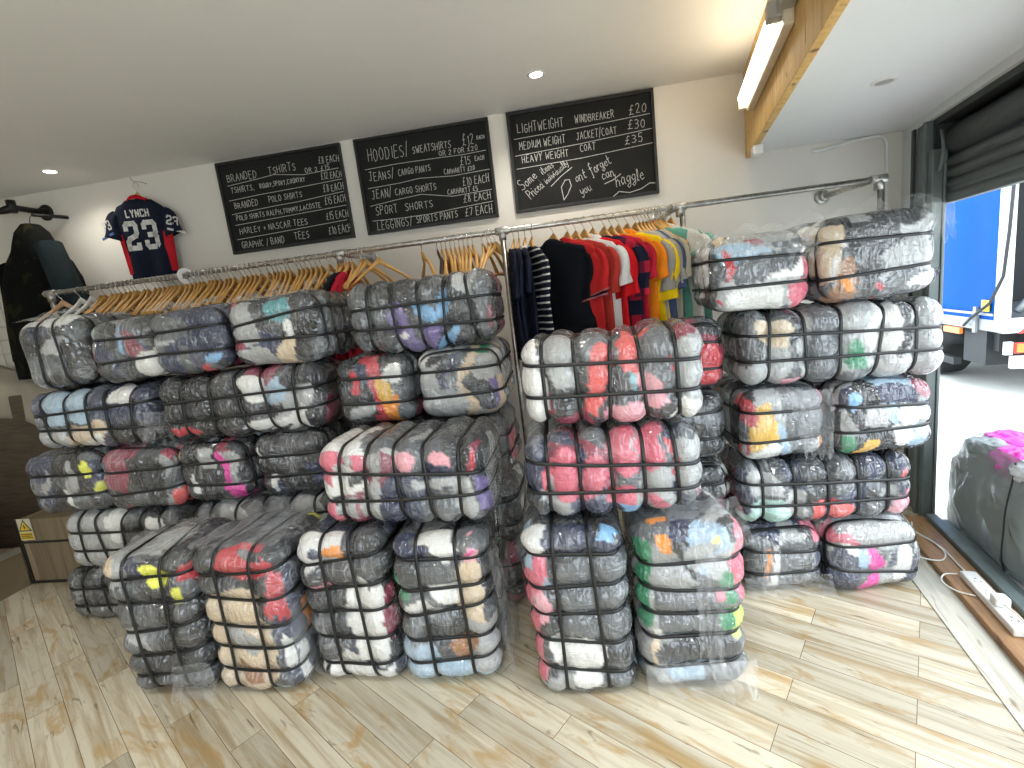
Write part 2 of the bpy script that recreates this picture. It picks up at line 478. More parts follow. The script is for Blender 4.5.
Y_B = -2.6; X_L = -4.75
fl = MB()
pe = door(5.95, 0.10, 0)
fl.prism([(X_L, Y_B), (pe.x, pe.y), (1.98+0.1, 3.2), (X_L, 3.2)], -0.05, 0.0)
struct('floor', fl, M['floor'])
mb = MB(); mb.prism([(0.42, -0.275), (5.9, -0.275), (5.9, -0.150), (0.42, -0.150)], 0.0, 0.004, DM); struct('trim_1', mb, M['border'])
mb = MB(); mb.prism([(0.42, -0.150), (5.9, -0.150), (5.9, -0.004), (0.42, -0.004)], 0.0, 0.030, DM); struct('trim_2', mb, M['sill'], bevel=0.004)
mb = MB(); mb.box((X_L, 3.2, 0), (1.99, 3.3, 2.75)); struct('wall_back', mb, M['wall'])
mb = MB(); mb.box((X_L-0.1, Y_B, 0), (X_L, 3.3, 2.75)); struct('wall_left', mb, M['wall'])
mb = MB()
WX0, WX1, WZ0, WZ1 = -2.3, 0.45, 0.75, 2.35  # opening added in the unseen wall to let daylight onto the bale fronts
mb.box((X_L-0.1, Y_B-0.1, 0), (WX0, Y_B, 2.75)); mb.box((WX1, Y_B-0.1, 0), (pe.x+0.3, Y_B, 2.75)); mb.box((WX0, Y_B-0.1, 0), (WX1, Y_B, WZ0)); mb.box((WX0, Y_B-0.1, WZ1), (WX1, Y_B, 2.75))
struct('wall_front', mb, M['wall'])
mb = MB()
for x_ in (WX0, -0.925-0.025, WX1-0.05): mb.box((x_, Y_B-0.08, WZ0), (x_+0.05, Y_B-0.02, WZ1))
mb.box((WX0, Y_B-0.08, WZ0), (WX1, Y_B-0.02, WZ0+0.05)); mb.box((WX0, Y_B-0.08, WZ1-0.05), (WX1, Y_B-0.02, WZ1))
struct('added_window_1', mb, M['shutterdark'])  # frame of the added window, out of view, there for frontal light
mb = MB(); mb.box((X_L, Y_B, 2.64), (2.2, 3.3, 2.74)); struct('ceiling', mb, M['ceil'])
# lowered ceiling between the timber beam and the shop front
BZ = R(11.8)
BD = Vector((math.sin(BZ), math.cos(BZ), 0)); BN = Vector((math.cos(BZ), -math.sin(BZ), 0)); B0 = Vector((1.126, 3.2, 0))
BM = Matrix(((-BD.x, BN.x, 0, B0.x), (-BD.y, BN.y, 0, B0.y), (0, 0, 1, 0), (0, 0, 0, 1)))   # local x towards camera, y towards street
def beam(t, n, z): return BM @ Vector((t, n, z))
mb = MB()
a = beam(0, 0.033, 0); b_ = beam(5.9, 0.033, 0); c_ = door(5.95, 0.02, 0); d_ = door(0, 0.02, 0)
mb.prism([(a.x, a.y+0.02), (b_.x, b_.y), (c_.x, c_.y), (d_.x, d_.y+0.02)], 2.19, 2.635)
struct('ceiling_soffit', mb, M['soffit'])
# timber cladding of the beam
root = empty('beam', (0, 0, 0)); root['kind'] = 'structure'
t = 0.0; rnd = random.Random(4)
mb = MB()
while t < 5.6:
    w = 0.155
    mb.box((t+0.0012, -0.002*rnd.random(), 2.205), (t+w-0.0012, 0.032, 2.638), BM)
    t += w
mb.build('beam_cladding', M['pine'], root)
mb = MB(); mb.box((0.0, -0.002, 2.168), (5.6, 0.032, 2.206), BM); mb.build('beam_trim', M['pine'], root, bevel=0.003)
mb = MB()
for k in range(9):
    mb.lathe([(0.006, 0), (0.006, 0.004), (0.003, 0.006)], 10, Matrix.Translation(beam(0.55+0.6*k, 0.016, 2.1685)) @ Matrix.Rotation(PI, 4, 'X'))
mb.build('beam_screw', M['steel'], root)
# shop front: wall strip, frame post, kerb, lintel over the shutter
mb = MB(); mb.prism([(0.0, 0.0), (0.20, 0.0), (0.20, 0.05), (-0.1, 0.05)], 0, 2.66, DM); struct('wall_right', mb, M['wallgrey'])
mb = MB(); mb.prism([(0.20, -0.002), (5.9, -0.002), (5.9, 0.16), (0.20, 0.16)], 2.150, 2.66, DM); struct('wall_right_lintel', mb, M['wallgrey'])
mb = MB(); mb.prism([(5.4, 0.0), (5.9, 0.0), (5.9, 0.16), (5.4, 0.16)], 0, 2.66, DM); struct('wall_right_far', mb, M['wallgrey'])
root = empty('door_1'); root['kind'] = 'structure'
mb = MB(); mb.box((0.155, -0.012, 0.0), (0.185, 0.05, 2.15), DM); mb.build('door_frame', M['shutterdark'], root)
mb = MB(); mb.box((0.185, 0.0, 0.0), (0.30, 0.05, 2.15), DM); mb.box((0.30, -0.015, 0), (0.325, 0.05, 2.15), DM); mb.build('door_jamb', M['frame'], root, bevel=0.003)
mb = MB(); mb.box((0.325, 0.0, 0.0), (0.385, 0.045, 2.0), DM); mb.box((0.36, 0.045, 0), (0.392, 0.06, 2.0), DM); mb.build('shutter_guide', M['frame'], root, bevel=0.004)
mb = MB(); mb.box((0.44, -0.002, 0.0), (5.4, 0.045, 0.055), DM); mb.box((0.44, 0.045, 0.0), (5.4, 0.10, 0.025), DM); mb.build('door_threshold', M['kerb'], root, bevel=0.004)
# roller shutter drawn up: housing, roll and the lowest slats
sh = empty('roller_shutter', door(0.45, 0.08, 2.1), 0, 'grey metal roller shutter drawn up over the wide doorway', 'roller shutter')
shM = sh.matrix_basis.inverted() @ DM if False else Matrix.Translation(-door(0.45, 0.08, 2.1)) @ DM
mb = MB(); mb.box((0.33, 0.02, 1.78), (0.352, 0.235, 2.148), shM); mb.box((0.33, 0.20, 1.98), (5.4, 0.235, 2.148), shM); mb.box((0.33, 0.02, 2.120), (5.4, 0.235, 2.149), shM); mb.build('shutter_housing', M['shutterdark'], sh)
mb = MB()
ring = [(0.4 + 0*k, 0, 0) for k in range(2)]
pts = []
mb.tube([shM @ Vector((0.36, 0.125, 2.03)), shM @ Vector((5.38, 0.125, 2.03))], 0.083, 28)
mb.build('shutter_roll', M['shutter'], sh, smooth=True)
mb = MB(); prof = []
for k in range(4):
    z0 = 1.955 - k*0.055
    for q in range(7):
        a_ = q/6
        prof.append((0.075 - 0.022*math.sin(a_*PI), z0 - a_*0.055))
P = [[shM @ Vector((tt, n_, z_)) for (n_, z_) in prof] for tt in (0.33, 5.38)]
mb.grid(P); P2 = [[shM @ Vector((tt, n_+0.012, z_)) for (n_, z_) in prof] for tt in (0.33, 5.38)]
mb.grid(P2, True); mb.build('shutter_slats', M['shutter'], sh, smooth=True)
mb = MB(); mb.box((0.33, 0.062, 1.728), (5.38, 0.105, 1.762), shM); mb.box((0.33, 0.065, 1.755), (5.38, 0.085, 1.80), shM); mb.build('shutter_bottom_bar', M['frame'], sh, bevel=0.004)
mb = MB()
mb.tube([shM @ Vector((0.42+0.05*math.sin(s*0.6), 0.02-0.004*s, 2.08-0.05*s)) for s in range(5)], 0.008, 8)
mb.build('shutter_cable', M['frame'], sh, smooth=True)

# outdoors
mb = MB(); mb.prism([(-14, 0.10), (9, 0.10), (9, 30), (-14, 30)], -0.06, -0.012, DM); struct('ground', mb, M['ground'])

# ------------------------------------------------------------------ lamps
def downlight(loc, on, label, light=1.0):
    r = empty('downlight', loc, 0, label, 'ceiling light', 'recessed ceiling lamps')
    mb = MB(); mb.lathe([(0.030, 0.012), (0.031, -0.002), (0.036, -0.007), (0.044, -0.004), (0.045, 0.0), (0.045, 0.012)], 28)
    mb.build('trim_ring', M['lampring'], r, smooth=True)
    mb = MB(); mb.lathe([(0.0301, -0.0045), (0.0301, -0.001)], 24)
    mb.build('lens', M['lamp_on'] if on else M['lamp_off'], r)
    if on and light:
        ld = bpy.data.lights.new('downlight_beam', 'SPOT')
        ld.energy = SPOT_W*light; ld.spot_size = R(150); ld.spot_blend = 0.8; ld.shadow_soft_size = 0.03
        ld.color = (1.0, 0.95, 0.87)
        lo = bpy.data.objects.new('downlight_beam', ld); COL.objects.link(lo); lo.parent = r; lo.location = (0, 0, -0.03)
    return r
downlight((-0.055, 2.751, 2.64), True, 'lit round downlight in the ceiling above the chalkboards', 0.6)
downlight((-3.154, 2.877, 2.64), True, 'lit round downlight in the ceiling above the navy sports shirt', 0.3)
downlight((1.335, 2.276, 2.19), False, 'unlit round downlight in the lowered ceiling beside the shutter')
for (x, y) in ((-3.1, 0.7), (-1.6, 0.7), (-0.1, 0.6), (-3.1, -1.4), (-1.2, -1.4)):  # extra lamps added out of view to light the bales from the front
    r = downlight((x, y, 2.64), True, 'added lit round downlight in the unseen ceiling behind the camera')
    r['group'] = 'added ceiling lamps behind the camera'

lt = empty('fluorescent_light', beam(0.9, -0.03, 2.31), 0, 'lit fluorescent batten light fixed to the timber beam', 'light')
ltM = Matrix.Translation(-beam(0.9, -0.03, 2.31)) @ BM
mb = MB(); mb.box((0.36, -0.038, 2.325), (1.27, -0.003, 2.385), ltM); mb.build('batten', M['batten'], lt, bevel=0.006)
mb = MB(); mb.tube([ltM @ Vector((0.37, -0.060, 2.392)), ltM @ Vector((1.25, -0.060, 2.392))], 0.019, 16); mb.build('tube', M['tube'], lt, smooth=True)
mb = MB(); mb.box((1.20, -0.084, 2.366), (1.255, -0.036, 2.425), ltM); mb.box((1.24, -0.055, 2.375), (1.34, -0.003, 2.445), ltM); mb.build('tube_holder', M['clipgrey'], lt, bevel=0.005)
mb = MB(); mb.box((0.345, -0.078, 2.34), (0.372, -0.01, 2.41), ltM); mb.build('end_cap', M['batten'], lt, bevel=0.004)

mb = MB(); mb.box((0.22, -0.005, 2.118), (0.31, 0.045, 2.167), BM); 
jb = mb.build('junction_box', M['white'], None, bevel=0.006)
tag(jb, 'small white junction box under the wall end of the timber beam', 'junction box')
# conduit on the back wall
mb = MB()
pts = [(1.49, 3.19, 2.155), (1.51, 3.19, 2.146), (1.60, 3.19, 2.155), (1.72, 3.19, 2.176), (1.84, 3.19, 2.181), (1.878, 3.19, 2.170), (1.892, 3.19, 2.135), (1.893, 3.186, 1.7), (1.893, 3.186, 0.05)]
mb.tube(pts, 0.0085, 10)
tag(mb.build('conduit', M['white'], None, smooth=True), 'thin white conduit bending down the corner of the back wall', 'conduit')

# ------------------------------------------------------------------ left side: stairs, boxed panel
root = empty('stairs', (-4.2, 1.2, 0), 0, 'low brown wooden stair with metal nosings at the left edge', 'stairs')
off = Vector((4.2, -1.2, 0)); OM = Matrix.Translation(off)
for k, (x1, z0, z1) in enumerate(((-3.76, 0.0, 0.27), (-4.02, 0.27, 0.50), (-4.28, 0.50, 0.74))):
    mb = MB(); mb.box((X_L+0.01, -0.4, z0), (x1, 2.55, z1), OM); mb.build('step', M['stair'], root)
    mb = MB(); mb.box((x1-0.03, -0.4, z1), (x1+0.006, 2.55, z1+0.006), OM); mb.box((x1, -0.4, z1-0.03), (x1+0.006, 2.55, z1), OM)
    mb.build('nosing', M['nosing'], root)
root = empty('boxed_panel', (-3.4, 2.7, 0), 0, 'pale brown boxed wooden panel at the foot of the stair', 'panel')
OM = Matrix.Translation((3.4, -2.7, 0))
mb = MB(); mb.box((-3.755, 2.57, 0.012), (-3.02, 3.0, 0.455), OM); mb.build('box', M['stair'], root, bevel=0.004)
mb = MB(); mb.box((-3.757, 2.562, 0.0), (-3.02, 2.572, 0.018), OM); mb.box((-3.757, 2.562, 0.29), (-3.02, 2.573, 0.302), OM); mb.box((-3.762, 2.56, 0.0), (-3.745, 2.575, 0.46), OM)
mb.build('edging', M['signblack'], root)
mb = MB(); mb.box((X_L+0.01, 3.02, 0.0), (-3.02, 3.195, 1.24)); 
cb = mb.build('boarded_boxing', M['darkwood'], None, bevel=0.004); tag(cb, 'dark brown boarded boxing along the back wall behind the stair', 'boxing')
# warning sign on the panel
sg = empty('warning_sign', (-3.69, 2.565, 0.39), 0, 'yellow and white electrical warning sign stuck on the boxed panel', 'sign')
RX = Matrix.Rotation(PI/2, 4, 'X')
mb = MB(); mb.prism([(-0.052, -0.075), (0.052, -0.075), (0.052, 0.075), (-0.052, 0.075)], 0, 0.003, RX); mb.build('plate', M['signwhite'], sg)
mb = MB(); mb.prism([(-0.050, -0.012), (0.050, -0.012), (0.0, 0.070)], 0.003, 0.0042, RX); mb.build('triangle_border', M['signblack'], sg)
mb = MB(); mb.prism([(-0.038, -0.005), (0.038, -0.005), (0.0, 0.057)], 0.0042, 0.0052, RX); mb.build('triangle', M['signyellow'], sg)
mb = MB(); mb.prism([(0.004, 0.040), (-0.010, 0.018), (0.000, 0.020), (-0.003, 0.000), (0.011, 0.024), (0.002, 0.022)], 0.0052, 0.006, RX); mb.build('lightning_bolt', M['signblack'], sg)
mb = MB(); mb.prism([(-0.048, -0.070), (0.048, -0.070), (0.048, -0.022), (-0.048, -0.022)], 0.003, 0.0042, RX); mb.build('caption_plate', M['signyellow'], sg)
mb = MB()
for z_ in (-0.034, -0.046, -0.058):
    x_ = -0.04
    rr = random.Random(int(-z_*1000))
    while x_ < 0.036:
        w = rr.uniform(0.006, 0.016); mb.prism([(x_, z_-0.003), (min(0.042, x_+w), z_-0.003), (min(0.042, x_+w), z_+0.003), (x_, z_+0.003)], 0.0042, 0.005, RX); x_ += w+0.004
mb.build('caption', M['signblack'], sg)

# ------------------------------------------------------------------ bales of clothing
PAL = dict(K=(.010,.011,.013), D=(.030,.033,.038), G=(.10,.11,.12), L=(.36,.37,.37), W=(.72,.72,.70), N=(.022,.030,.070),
           B=(.20,.42,.68), S=(.33,.46,.58), R=(.50,.035,.05), P=(.60,.12,.18), F=(.72,.33,.39), M=(.72,.03,.33), Y=(.72,.42,.05), U=(.78,.80,.10),
           O=(.80,.27,.02), C=(.62,.50,.35), V=(.16,.12,.30), T=(.08,.30,.33), E=(.02,.22,.10), A=(.23,.03,.06), H=(.30,.14,.06), I=(.42,.66,.60), Q=(.66,.09,.085), Z=(.45,.62,.10))

class Bale:
    """a strapped, film wrapped bale: rounded box squeezed in at its straps. axis letters give the three families of strap loops"""
    def __init__(s, W, D, H, xs=(), ys=(), zs=(), seed=0, deep=0.021, shallow=0.010, rad=0.085, lean=0.0):
        s.h = np.array([W/2, D/2, H/2])
        rng = np.random.default_rng(seed); s.rng = rng
        s.r = min(rad, 0.46*min(W, D, H))
        s.loops = {0: [], 1: [], 2: []}
        for ax, lst in ((0, xs), (1, ys), (2, zs)):
            for c in lst:
                s.loops[ax].append((c*s.h[ax] + rng.normal(0, 0.006), rng.normal(0, 0.010)))
        n = {a: len(s.loops[a]) for a in (0, 1, 2)}
        mx = max(n.values()) if max(n.values()) else 1
        s.amp = {a: (deep if n[a] == mx else shallow) for a in (0, 1, 2)}
        s.k = rng.normal(0, 1, (14, 3)) * np.array([9, 9, 9]); s.ph = rng.uniform(0, 6.28, 14)
        s.k2 = rng.normal(0, 1, (10, 3)) * 28; s.ph2 = rng.uniform(0, 6.28, 10)
        s.lean = lean
        s.sag = rng.uniform(0.0, 0.012)
        s.tilt_ax = {0: 2, 1: 2, 2: 0}
    def f(s, p, ax):
        L = s.loops[ax]
        if not L: return np.ones(len(p))
        t = p[:, s.tilt_ax[ax]] / s.h[s.tilt_ax[ax]]
        cs = np.array([c for c, _ in L]); order = np.argsort(cs)
        d = np.full(len(p), 9.0); span = np.full(len(p), 0.08)
        cs_s = cs[order]
        for i, (c, k) in enumerate(L):
            d = np.minimum(d, np.abs(p[:, ax] - c - k*t))
        if len(cs_s) > 1: gap = np.median(np.diff(cs_s))/2
        else: gap = 0.09
        u = np.clip((d-0.0085)/max(gap-0.0085, 0.02), 0, 1)
        return np.clip(1-(1-u)**2.8, 0, 1)**0.9
    def surf(s, p, strap=None):
        """p on the box surface -> position, normal, outward offset"""
        inner = s.h - s.r
        q = np.clip(p, -inner, inner)
        n = p - q
        n /= np.linalg.norm(n, axis=1, keepdims=True) + 1e-9
        base = q + n*s.r
        off = np.zeros(len(p))
        for ax in (0, 1, 2):
            if not s.loops[ax]: continue
            w = np.sqrt(np.clip(1 - n[:, ax]**2, 0, 1))
            v = s.f(base, ax)
            if strap is not None:
                v = np.zeros(len(p)) if ax == strap else np.maximum(v, 0.97)
            off += s.amp[ax]*(v - 1)*w
        lump = (np.sin(base @ s.k.T + s.ph)).sum(1)/14**.5
        off += 0.0065*lump
        if strap is None:
            l2 = (np.sin(base @ s.k2.T + s.ph2 + 1.5*lump[:, None])).sum(1)/10**.5
            off += 0.0022*l2
            off += 0.0  
        pos = base + n*off[:, None]
        # barrel: middle of each long face bellies out a little
        e = base/s.h
        pos[:, 1] += np.sign(e[:, 1])*np.abs(n[:, 1])*s.sag*(1-e[:, 0]**2)*(1-e[:, 2]**2)
        pos[:, 0] += s.lean*(base[:, 2]/s.h[2])
        return pos, n
    def body(s, step=0.0105):
        W, D, H = 2*s.h
        nx, ny, nz = [max(8, int(round(v/step))) for v in (W, D, H)]
        V = []; F = []; base = 0
        lin = [np.linspace(-h, h, n+1) for h, n in zip(s.h, (nx, ny, nz))]
        for ax in (0, 1, 2):
            a, b = [(1, 2), (2, 0), (0, 1)][ax]
            A, B_ = np.meshgrid(lin[a], lin[b], indexing='ij')
            for sg in (-1, 1):
                p = np.zeros((A.size, 3)); p[:, ax] = sg*s.h[ax]; p[:, a] = A.ravel(); p[:, b] = B_.ravel()
                V.append(p)
                na, nb = A.shape
                i = np.arange((na-1)*(nb-1)); r_, c_ = i//(nb-1), i % (nb-1)
                q = r_*nb + c_ + base
                quad = np.stack([q, q+nb, q+nb+1, q+1], 1)
                F.append(quad if sg > 0 else quad[:, ::-1]); base += A.size
        V = np.concatenate(V); F = np.concatenate(F)
        key = np.round(V*2e4).astype(np.int64)
        _, idx, inv = np.unique(key, axis=0, return_index=True, return_inverse=True)
        inv = inv.ravel()
        V = V[idx]; F = inv[F]
        return V, F
    def loop(s, ax, c, k):
        """closed ribbon along the strap"""
        a, b = [(1, 2), (0, 2), (0, 1)][ax]
        ha, hb = s.h[a], s.h[b]
        st = 0.014
        A = np.concatenate([np.arange(-ha, ha, st), np.full(int(2*hb/st)+1, ha), np.arange(ha, -ha, -st), np.full(int(2*hb/st)+1, -ha)])
        nb_ = int(2*hb/st)+1
        Bv = np.concatenate([np.full(len(np.arange(-ha, ha, st)), -hb), np.linspace(-hb, hb, nb_, endpoint=False), np.full(len(np.arange(ha, -ha, -st)), hb), np.linspace(hb, -hb, nb_, endpoint=False)])
        p = np.zeros((len(A), 3)); p[:, a] = A; p[:, b] = Bv
        p[:, ax] = c + k*p[:, s.tilt_ax[ax]]/s.h[s.tilt_ax[ax]]
        pos, n = s.surf(p, strap=ax)
        # even out: a taut band
        for _ in range(3): pos = (np.roll(pos, 1, 0) + 2*pos + np.roll(pos, -1, 0))/4
        t = np.roll(pos, -1, 0) - np.roll(pos, 1, 0); t /= np.linalg.norm(t, axis=1, keepdims=True) + 1e-9
        w = np.cross(n, t); w /= np.linalg.norm(w, axis=1, keepdims=True) + 1e-9
        hw, th = 0.0063, 0.0020
        pos = pos + n*0.0042
        rings = np.stack([pos - w*hw - n*th, pos + w*hw - n*th, pos + w*hw + n*th*.6, pos + n*th, pos - w*hw + n*th*.6], 1)
        m = len(pos); V = rings.reshape(-1, 3)
        F = []
        for i in range(m):
            j = (i+1) % m
            for q in range(5):
                F.append((i*5+q, i*5+(q+1) % 5, j*5+(q+1) % 5, j*5+q))
        return V, np.array(F)

def np_mesh(name, V, F, mat, parent, smooth=True):
    me = bpy.data.meshes.new(name)
    me.vertices.add(len(V)); me.vertices.foreach_set('co', np.asarray(V, np.float32).ravel())
    nf = len(F); k = F.shape[1]
    me.loops.add(nf*k); me.polygons.add(nf)
    me.loops.foreach_set('vertex_index', np.asarray(F, np.int32).ravel())
    me.polygons.foreach_set('loop_start', np.arange(0, nf*k, k, dtype=np.int32))
    me.update(calc_edges=True); me.validate()
    me.polygons.foreach_set('use_smooth', np.ones(nf, bool))
    me.materials.append(mat)
    o = bpy.data.objects.new(name, me); COL.objects.link(o); o.parent = parent
    return o

def colours(b, V, pal, patches, grain):
    """which garment shows at each point"""
    rng = b.rng
    base, n = b.surf(V, strap=None)
    P = V.copy()
    w = np.zeros_like(P)
    for i in range(3):
        k = rng.normal(0, 17, (5, 3)); ph = rng.uniform(0, 6.28, 5)
        k3 = rng.normal(0, 55, (4, 3)); ph3 = rng.uniform(0, 6.28, 4)
        w[:, i] = np.sin(P @ k.T + ph).sum(1)*0.0105 + np.sin(P @ k3.T + ph3).sum(1)*0.0012
    Pw = P + w
    nseed = 64
    pal = pal + pal + 'KGLWN'[int(rng.integers(0, 5))] + 'LGDNAS'[int(rng.integers(0, 6))]
    S = rng.uniform(-1, 1, (nseed, 3))*b.h
    ax = rng.integers(0, 3, nseed); S[np.arange(nseed), ax] = np.sign(rng.normal(size=nseed))*b.h[ax]
    names = list(pal)
    col = np.array([PAL[names[i]] for i in rng.integers(0, len(names), nseed)])*rng.uniform(0.8, 1.2, (nseed, 1))
    g = np.array(grain)
    d = (((Pw[:, None, :] - S[None])*g)**2).sum(2)
    C = col[d.argmin(1)]
    h = b.h
    u = (Pw[:, 0] + h[0])/(2*h[0]); v = (Pw[:, 2] + h[2])/(2*h[2]); y = Pw[:, 1]/h[1]; dpt = (Pw[:, 1]+h[1])/(2*h[1])
    for pt in patches:
        c, u0, v0, u1, v1 = pt[:5]
        face = pt[5] if len(pt) > 5 else 'f'
        if face == 'f':
            cu, cv, ru, rv = (u0+u1)/2, (v0+v1)/2, (u1-u0)/2, (v1-v0)/2
            sh = rng.normal(0, .28); e1, e2 = rng.uniform(1.8, 4.5, 2)
            du = np.abs((u - cu)/ru - sh*np.clip((v-cv)/rv, -1, 1)*(0 if (u0 <= 0 or u1 >= 1) else 1)); dv = np.abs((v - cv)/rv)
            if u0 <= 0: du = np.where(u < cu, 0, du)
            if u1 >= 1: du = np.where(u > cu, 0, du)
            if v0 <= 0: dv = np.where(v < cv, 0, dv)
            if v1 >= 1: dv = np.where(v > cv, 0, dv)
            mk = (V[:, 1] < -h[1]*0.62) & (du**e1 + dv**e2 < 1.12)
        elif face == 't': mk = (V[:, 2] > h[2]*0.80) & (u > u0) & (u < u1) & (dpt > v0) & (dpt < v1)
        elif face == 'l': mk = (V[:, 0] < -h[0]*0.80) & (dpt > u0) & (dpt < u1) & (v > v0) & (v < v1)
        elif face == 'r': mk = (V[:, 0] > h[0]*0.80) & (dpt > u0) & (dpt < u1) & (v > v0) & (v < v1)
        C[mk] = np.array(PAL[c])
    return C

def bale(label, xc, y0, z0, W, D, H, kind, pal, patches=(), yaw=0.0, seed=1, lean=0.0, films=(), group=None, roll=0.0, nz=None):
    if kind == 'long': loops = dict(xs=np.linspace(-.70, .70, 5 if nz is None else nz), zs=(-.32, .34)); grain = (1.6, 1, .75)
    elif kind == 'end': loops = dict(zs=(-.34, .34), ys=np.linspace(-.72, .72, 5)); grain = (1.5, 1, 1.0)
    elif kind == 'vert': loops = dict(xs=(-.36, .34), ys=np.linspace(-.72, .72, 4)); grain = (1, 1, 1.2)
    elif kind == 'tall': loops = dict(zs=np.linspace(-.68, .70, 5), xs=(-.36, .36)); grain = (1.0, 1, 1.3)
    elif kind == 'tallband': loops = dict(zs=np.linspace(-.66, .58, 5), ys=()); grain = (1.2, 1, 1.1)
    b = Bale(W, D, H, seed=seed, lean=lean, **loops)
    root = empty('clothing_bale', (xc, y0 + D/2, z0 + H/2), R(yaw), label, 'bale', group)
    jit = random.Random(seed*13+5)
    root.rotation_euler = (0, R(roll + jit.gauss(0, .7)), R(yaw + jit.gauss(0, 1.2)))
    V, F = b.body()
    C = colours(b, V, pal, patches, grain)
    pos, _ = b.surf(V)
    o = np_mesh('wrapped_garments', pos, F, M['wrapped'], root)
    att = o.data.attributes.new('cloth', 'FLOAT_COLOR', 'POINT')
    att.data.foreach_set('color', np.concatenate([C, np.ones((len(C), 1))], 1).astype(np.float32).ravel())
    for ax in (0, 1, 2):
        for c, k in b.loops[ax]:
            Vs, Fs = b.loop(ax, c, k)
            np_mesh('strap', Vs, Fs, M['strap'], root)
    for i, fm in enumerate(films):
        film_sheet(b, fm, root, seed*7+i)
    return root

def film_sheet(b, fm, root, seed):
    """loose tail of wrapping film: a crumpled sheet between four points given in half-sizes of the bale"""
    (p00, p10, p11, p01), amp = fm
    rng = np.random.default_rng(seed)
    n, m = 40, 32
    U, Vv = np.meshgrid(np.linspace(0, 1, n), np.linspace(0, 1, m), indexing='ij')
    q = [np.array(p)*b.h for p in (p00, p10, p11, p01)]
    P = ((1-U)*(1-Vv))[..., None]*q[0] + (U*(1-Vv))[..., None]*q[1] + (U*Vv)[..., None]*q[2] + ((1-U)*Vv)[..., None]*q[3]
    e = np.cross(q[1]-q[0], q[3]-q[0]); e /= np.linalg.norm(e)
    hgt = np.zeros_like(U)
    for _ in range(7):
        a, c = rng.normal(0, 11), rng.normal(0, 5)
        hgt += np.abs(np.sin(a*U + c*Vv + rng.uniform(0, 6)))
    hgt = (hgt/7 - 0.5)
    P = P + e*(hgt*amp)[..., None]
    edge = rng.normal(0, 1, 6)
    wob = sum(edge[k]*np.sin((k+2)*3.1*U + k) for k in range(6))*0.010
    P[..., 2] += wob*Vv
    idx = np.arange(n*m).reshape(n, m)
    F = np.stack([idx[:-1, :-1], idx[1:, :-1], idx[1:, 1:], idx[:-1, 1:]], -1).reshape(-1, 4)
    np_mesh('loose_film', P.reshape(-1, 3), F, M['film'], root)

DK = 'KKDDNGLA'; GR = 'DDGGGL'; LT = 'GLLDGW'; MX = 'KDDNGGLW'
# --- far left stack
bale('long grey wrapped bale on the floor at the far left, lowest of its stack', -2.575, 2.13, 0.0, .76, .42, .305, 'long', 'DGGKD', seed=1)
bale('long pale and black wrapped bale, second from the floor in the far left stack', -2.51, 2.13, .308, .70, .42, .33, 'long', 'DGK',
     [('L',0,0,.55,1), ('W',.42,.5,.6,.95), ('K',.55,.25,.78,.8), ('W',.8,.5,.9,.9)], seed=2)
bale('dark wrapped bale with lime green flecks at the left edge of the stacks', -2.755, 2.12, .642, .47, .6, .345, 'end', 'KDDNG',
     [('N',0,.5,.4,1), ('U',.80,.58,.9,.78), ('U',.93,.4,1,.55), ('L',.62,.35,.70,.85), ('W',.55,.1,.65,.4), ('L',.3,.3,.36,.8)], seed=3)
bale('dark wrapped bale with a red orange corner, right beside the lime flecked one', -2.265, 2.10, .643, .45, .6, .338, 'end', 'KDDGA',
     [('Q',.84,0,1,.24), ('L',.0,.4,.12,.7), ('A',.1,.8,.4,1), ('G',.3,0,.6,.3)], seed=4)
bale('long wrapped bale with pale blue, cream and navy segments in the far left stack', -2.50, 2.12, .992, .73, .42, .325, 'long', 'DKG',
     [('S',.14,.45,.36,1), ('S',.38,.5,.52,1), ('C',.32,0,.62,.48), ('L',.0,0,.3,.35), ('N',.6,.4,1,1), ('W',.72,.65,.88,.98), ('K',.66,0,1,.4), ('W',.46,.0,.6,.3)], seed=5,
     films=[(((.85,-1.02,.1),(1.35,-.8,.0),(1.25,-.8,-.8),(.85,-1.02,-.9)), .06)])
bale('grey wrapped bale with two upright straps, top left corner of the stacks', -2.60, 2.12, 1.322, .395, .6, .365, 'vert', 'DDGGL', [('W',.1,.9,.9,1),('K',.3,.0,.8,.25),('L',.3,.55,.8,.65)], seed=6,
     films=[(((-.8,-1.0,.95),(.85,-1.0,1.0),(.8,-.4,1.12),(-.8,-.4,1.08)), .05)])
bale('wrapped bale with teal and maroon patches, second from the left along the top', -2.19, 2.10, 1.322, .385, .6, .325, 'end', 'DKGD',
     [('T',0,.72,.16,1), ('A',0,.2,.14,.65), ('B',.55,.45,.63,.8), ('A',.66,.35,.84,.75), ('W',.72,0,1,.4), ('L',.12,.5,.2,.9), ('K',.3,.5,.5,.9)], seed=7)
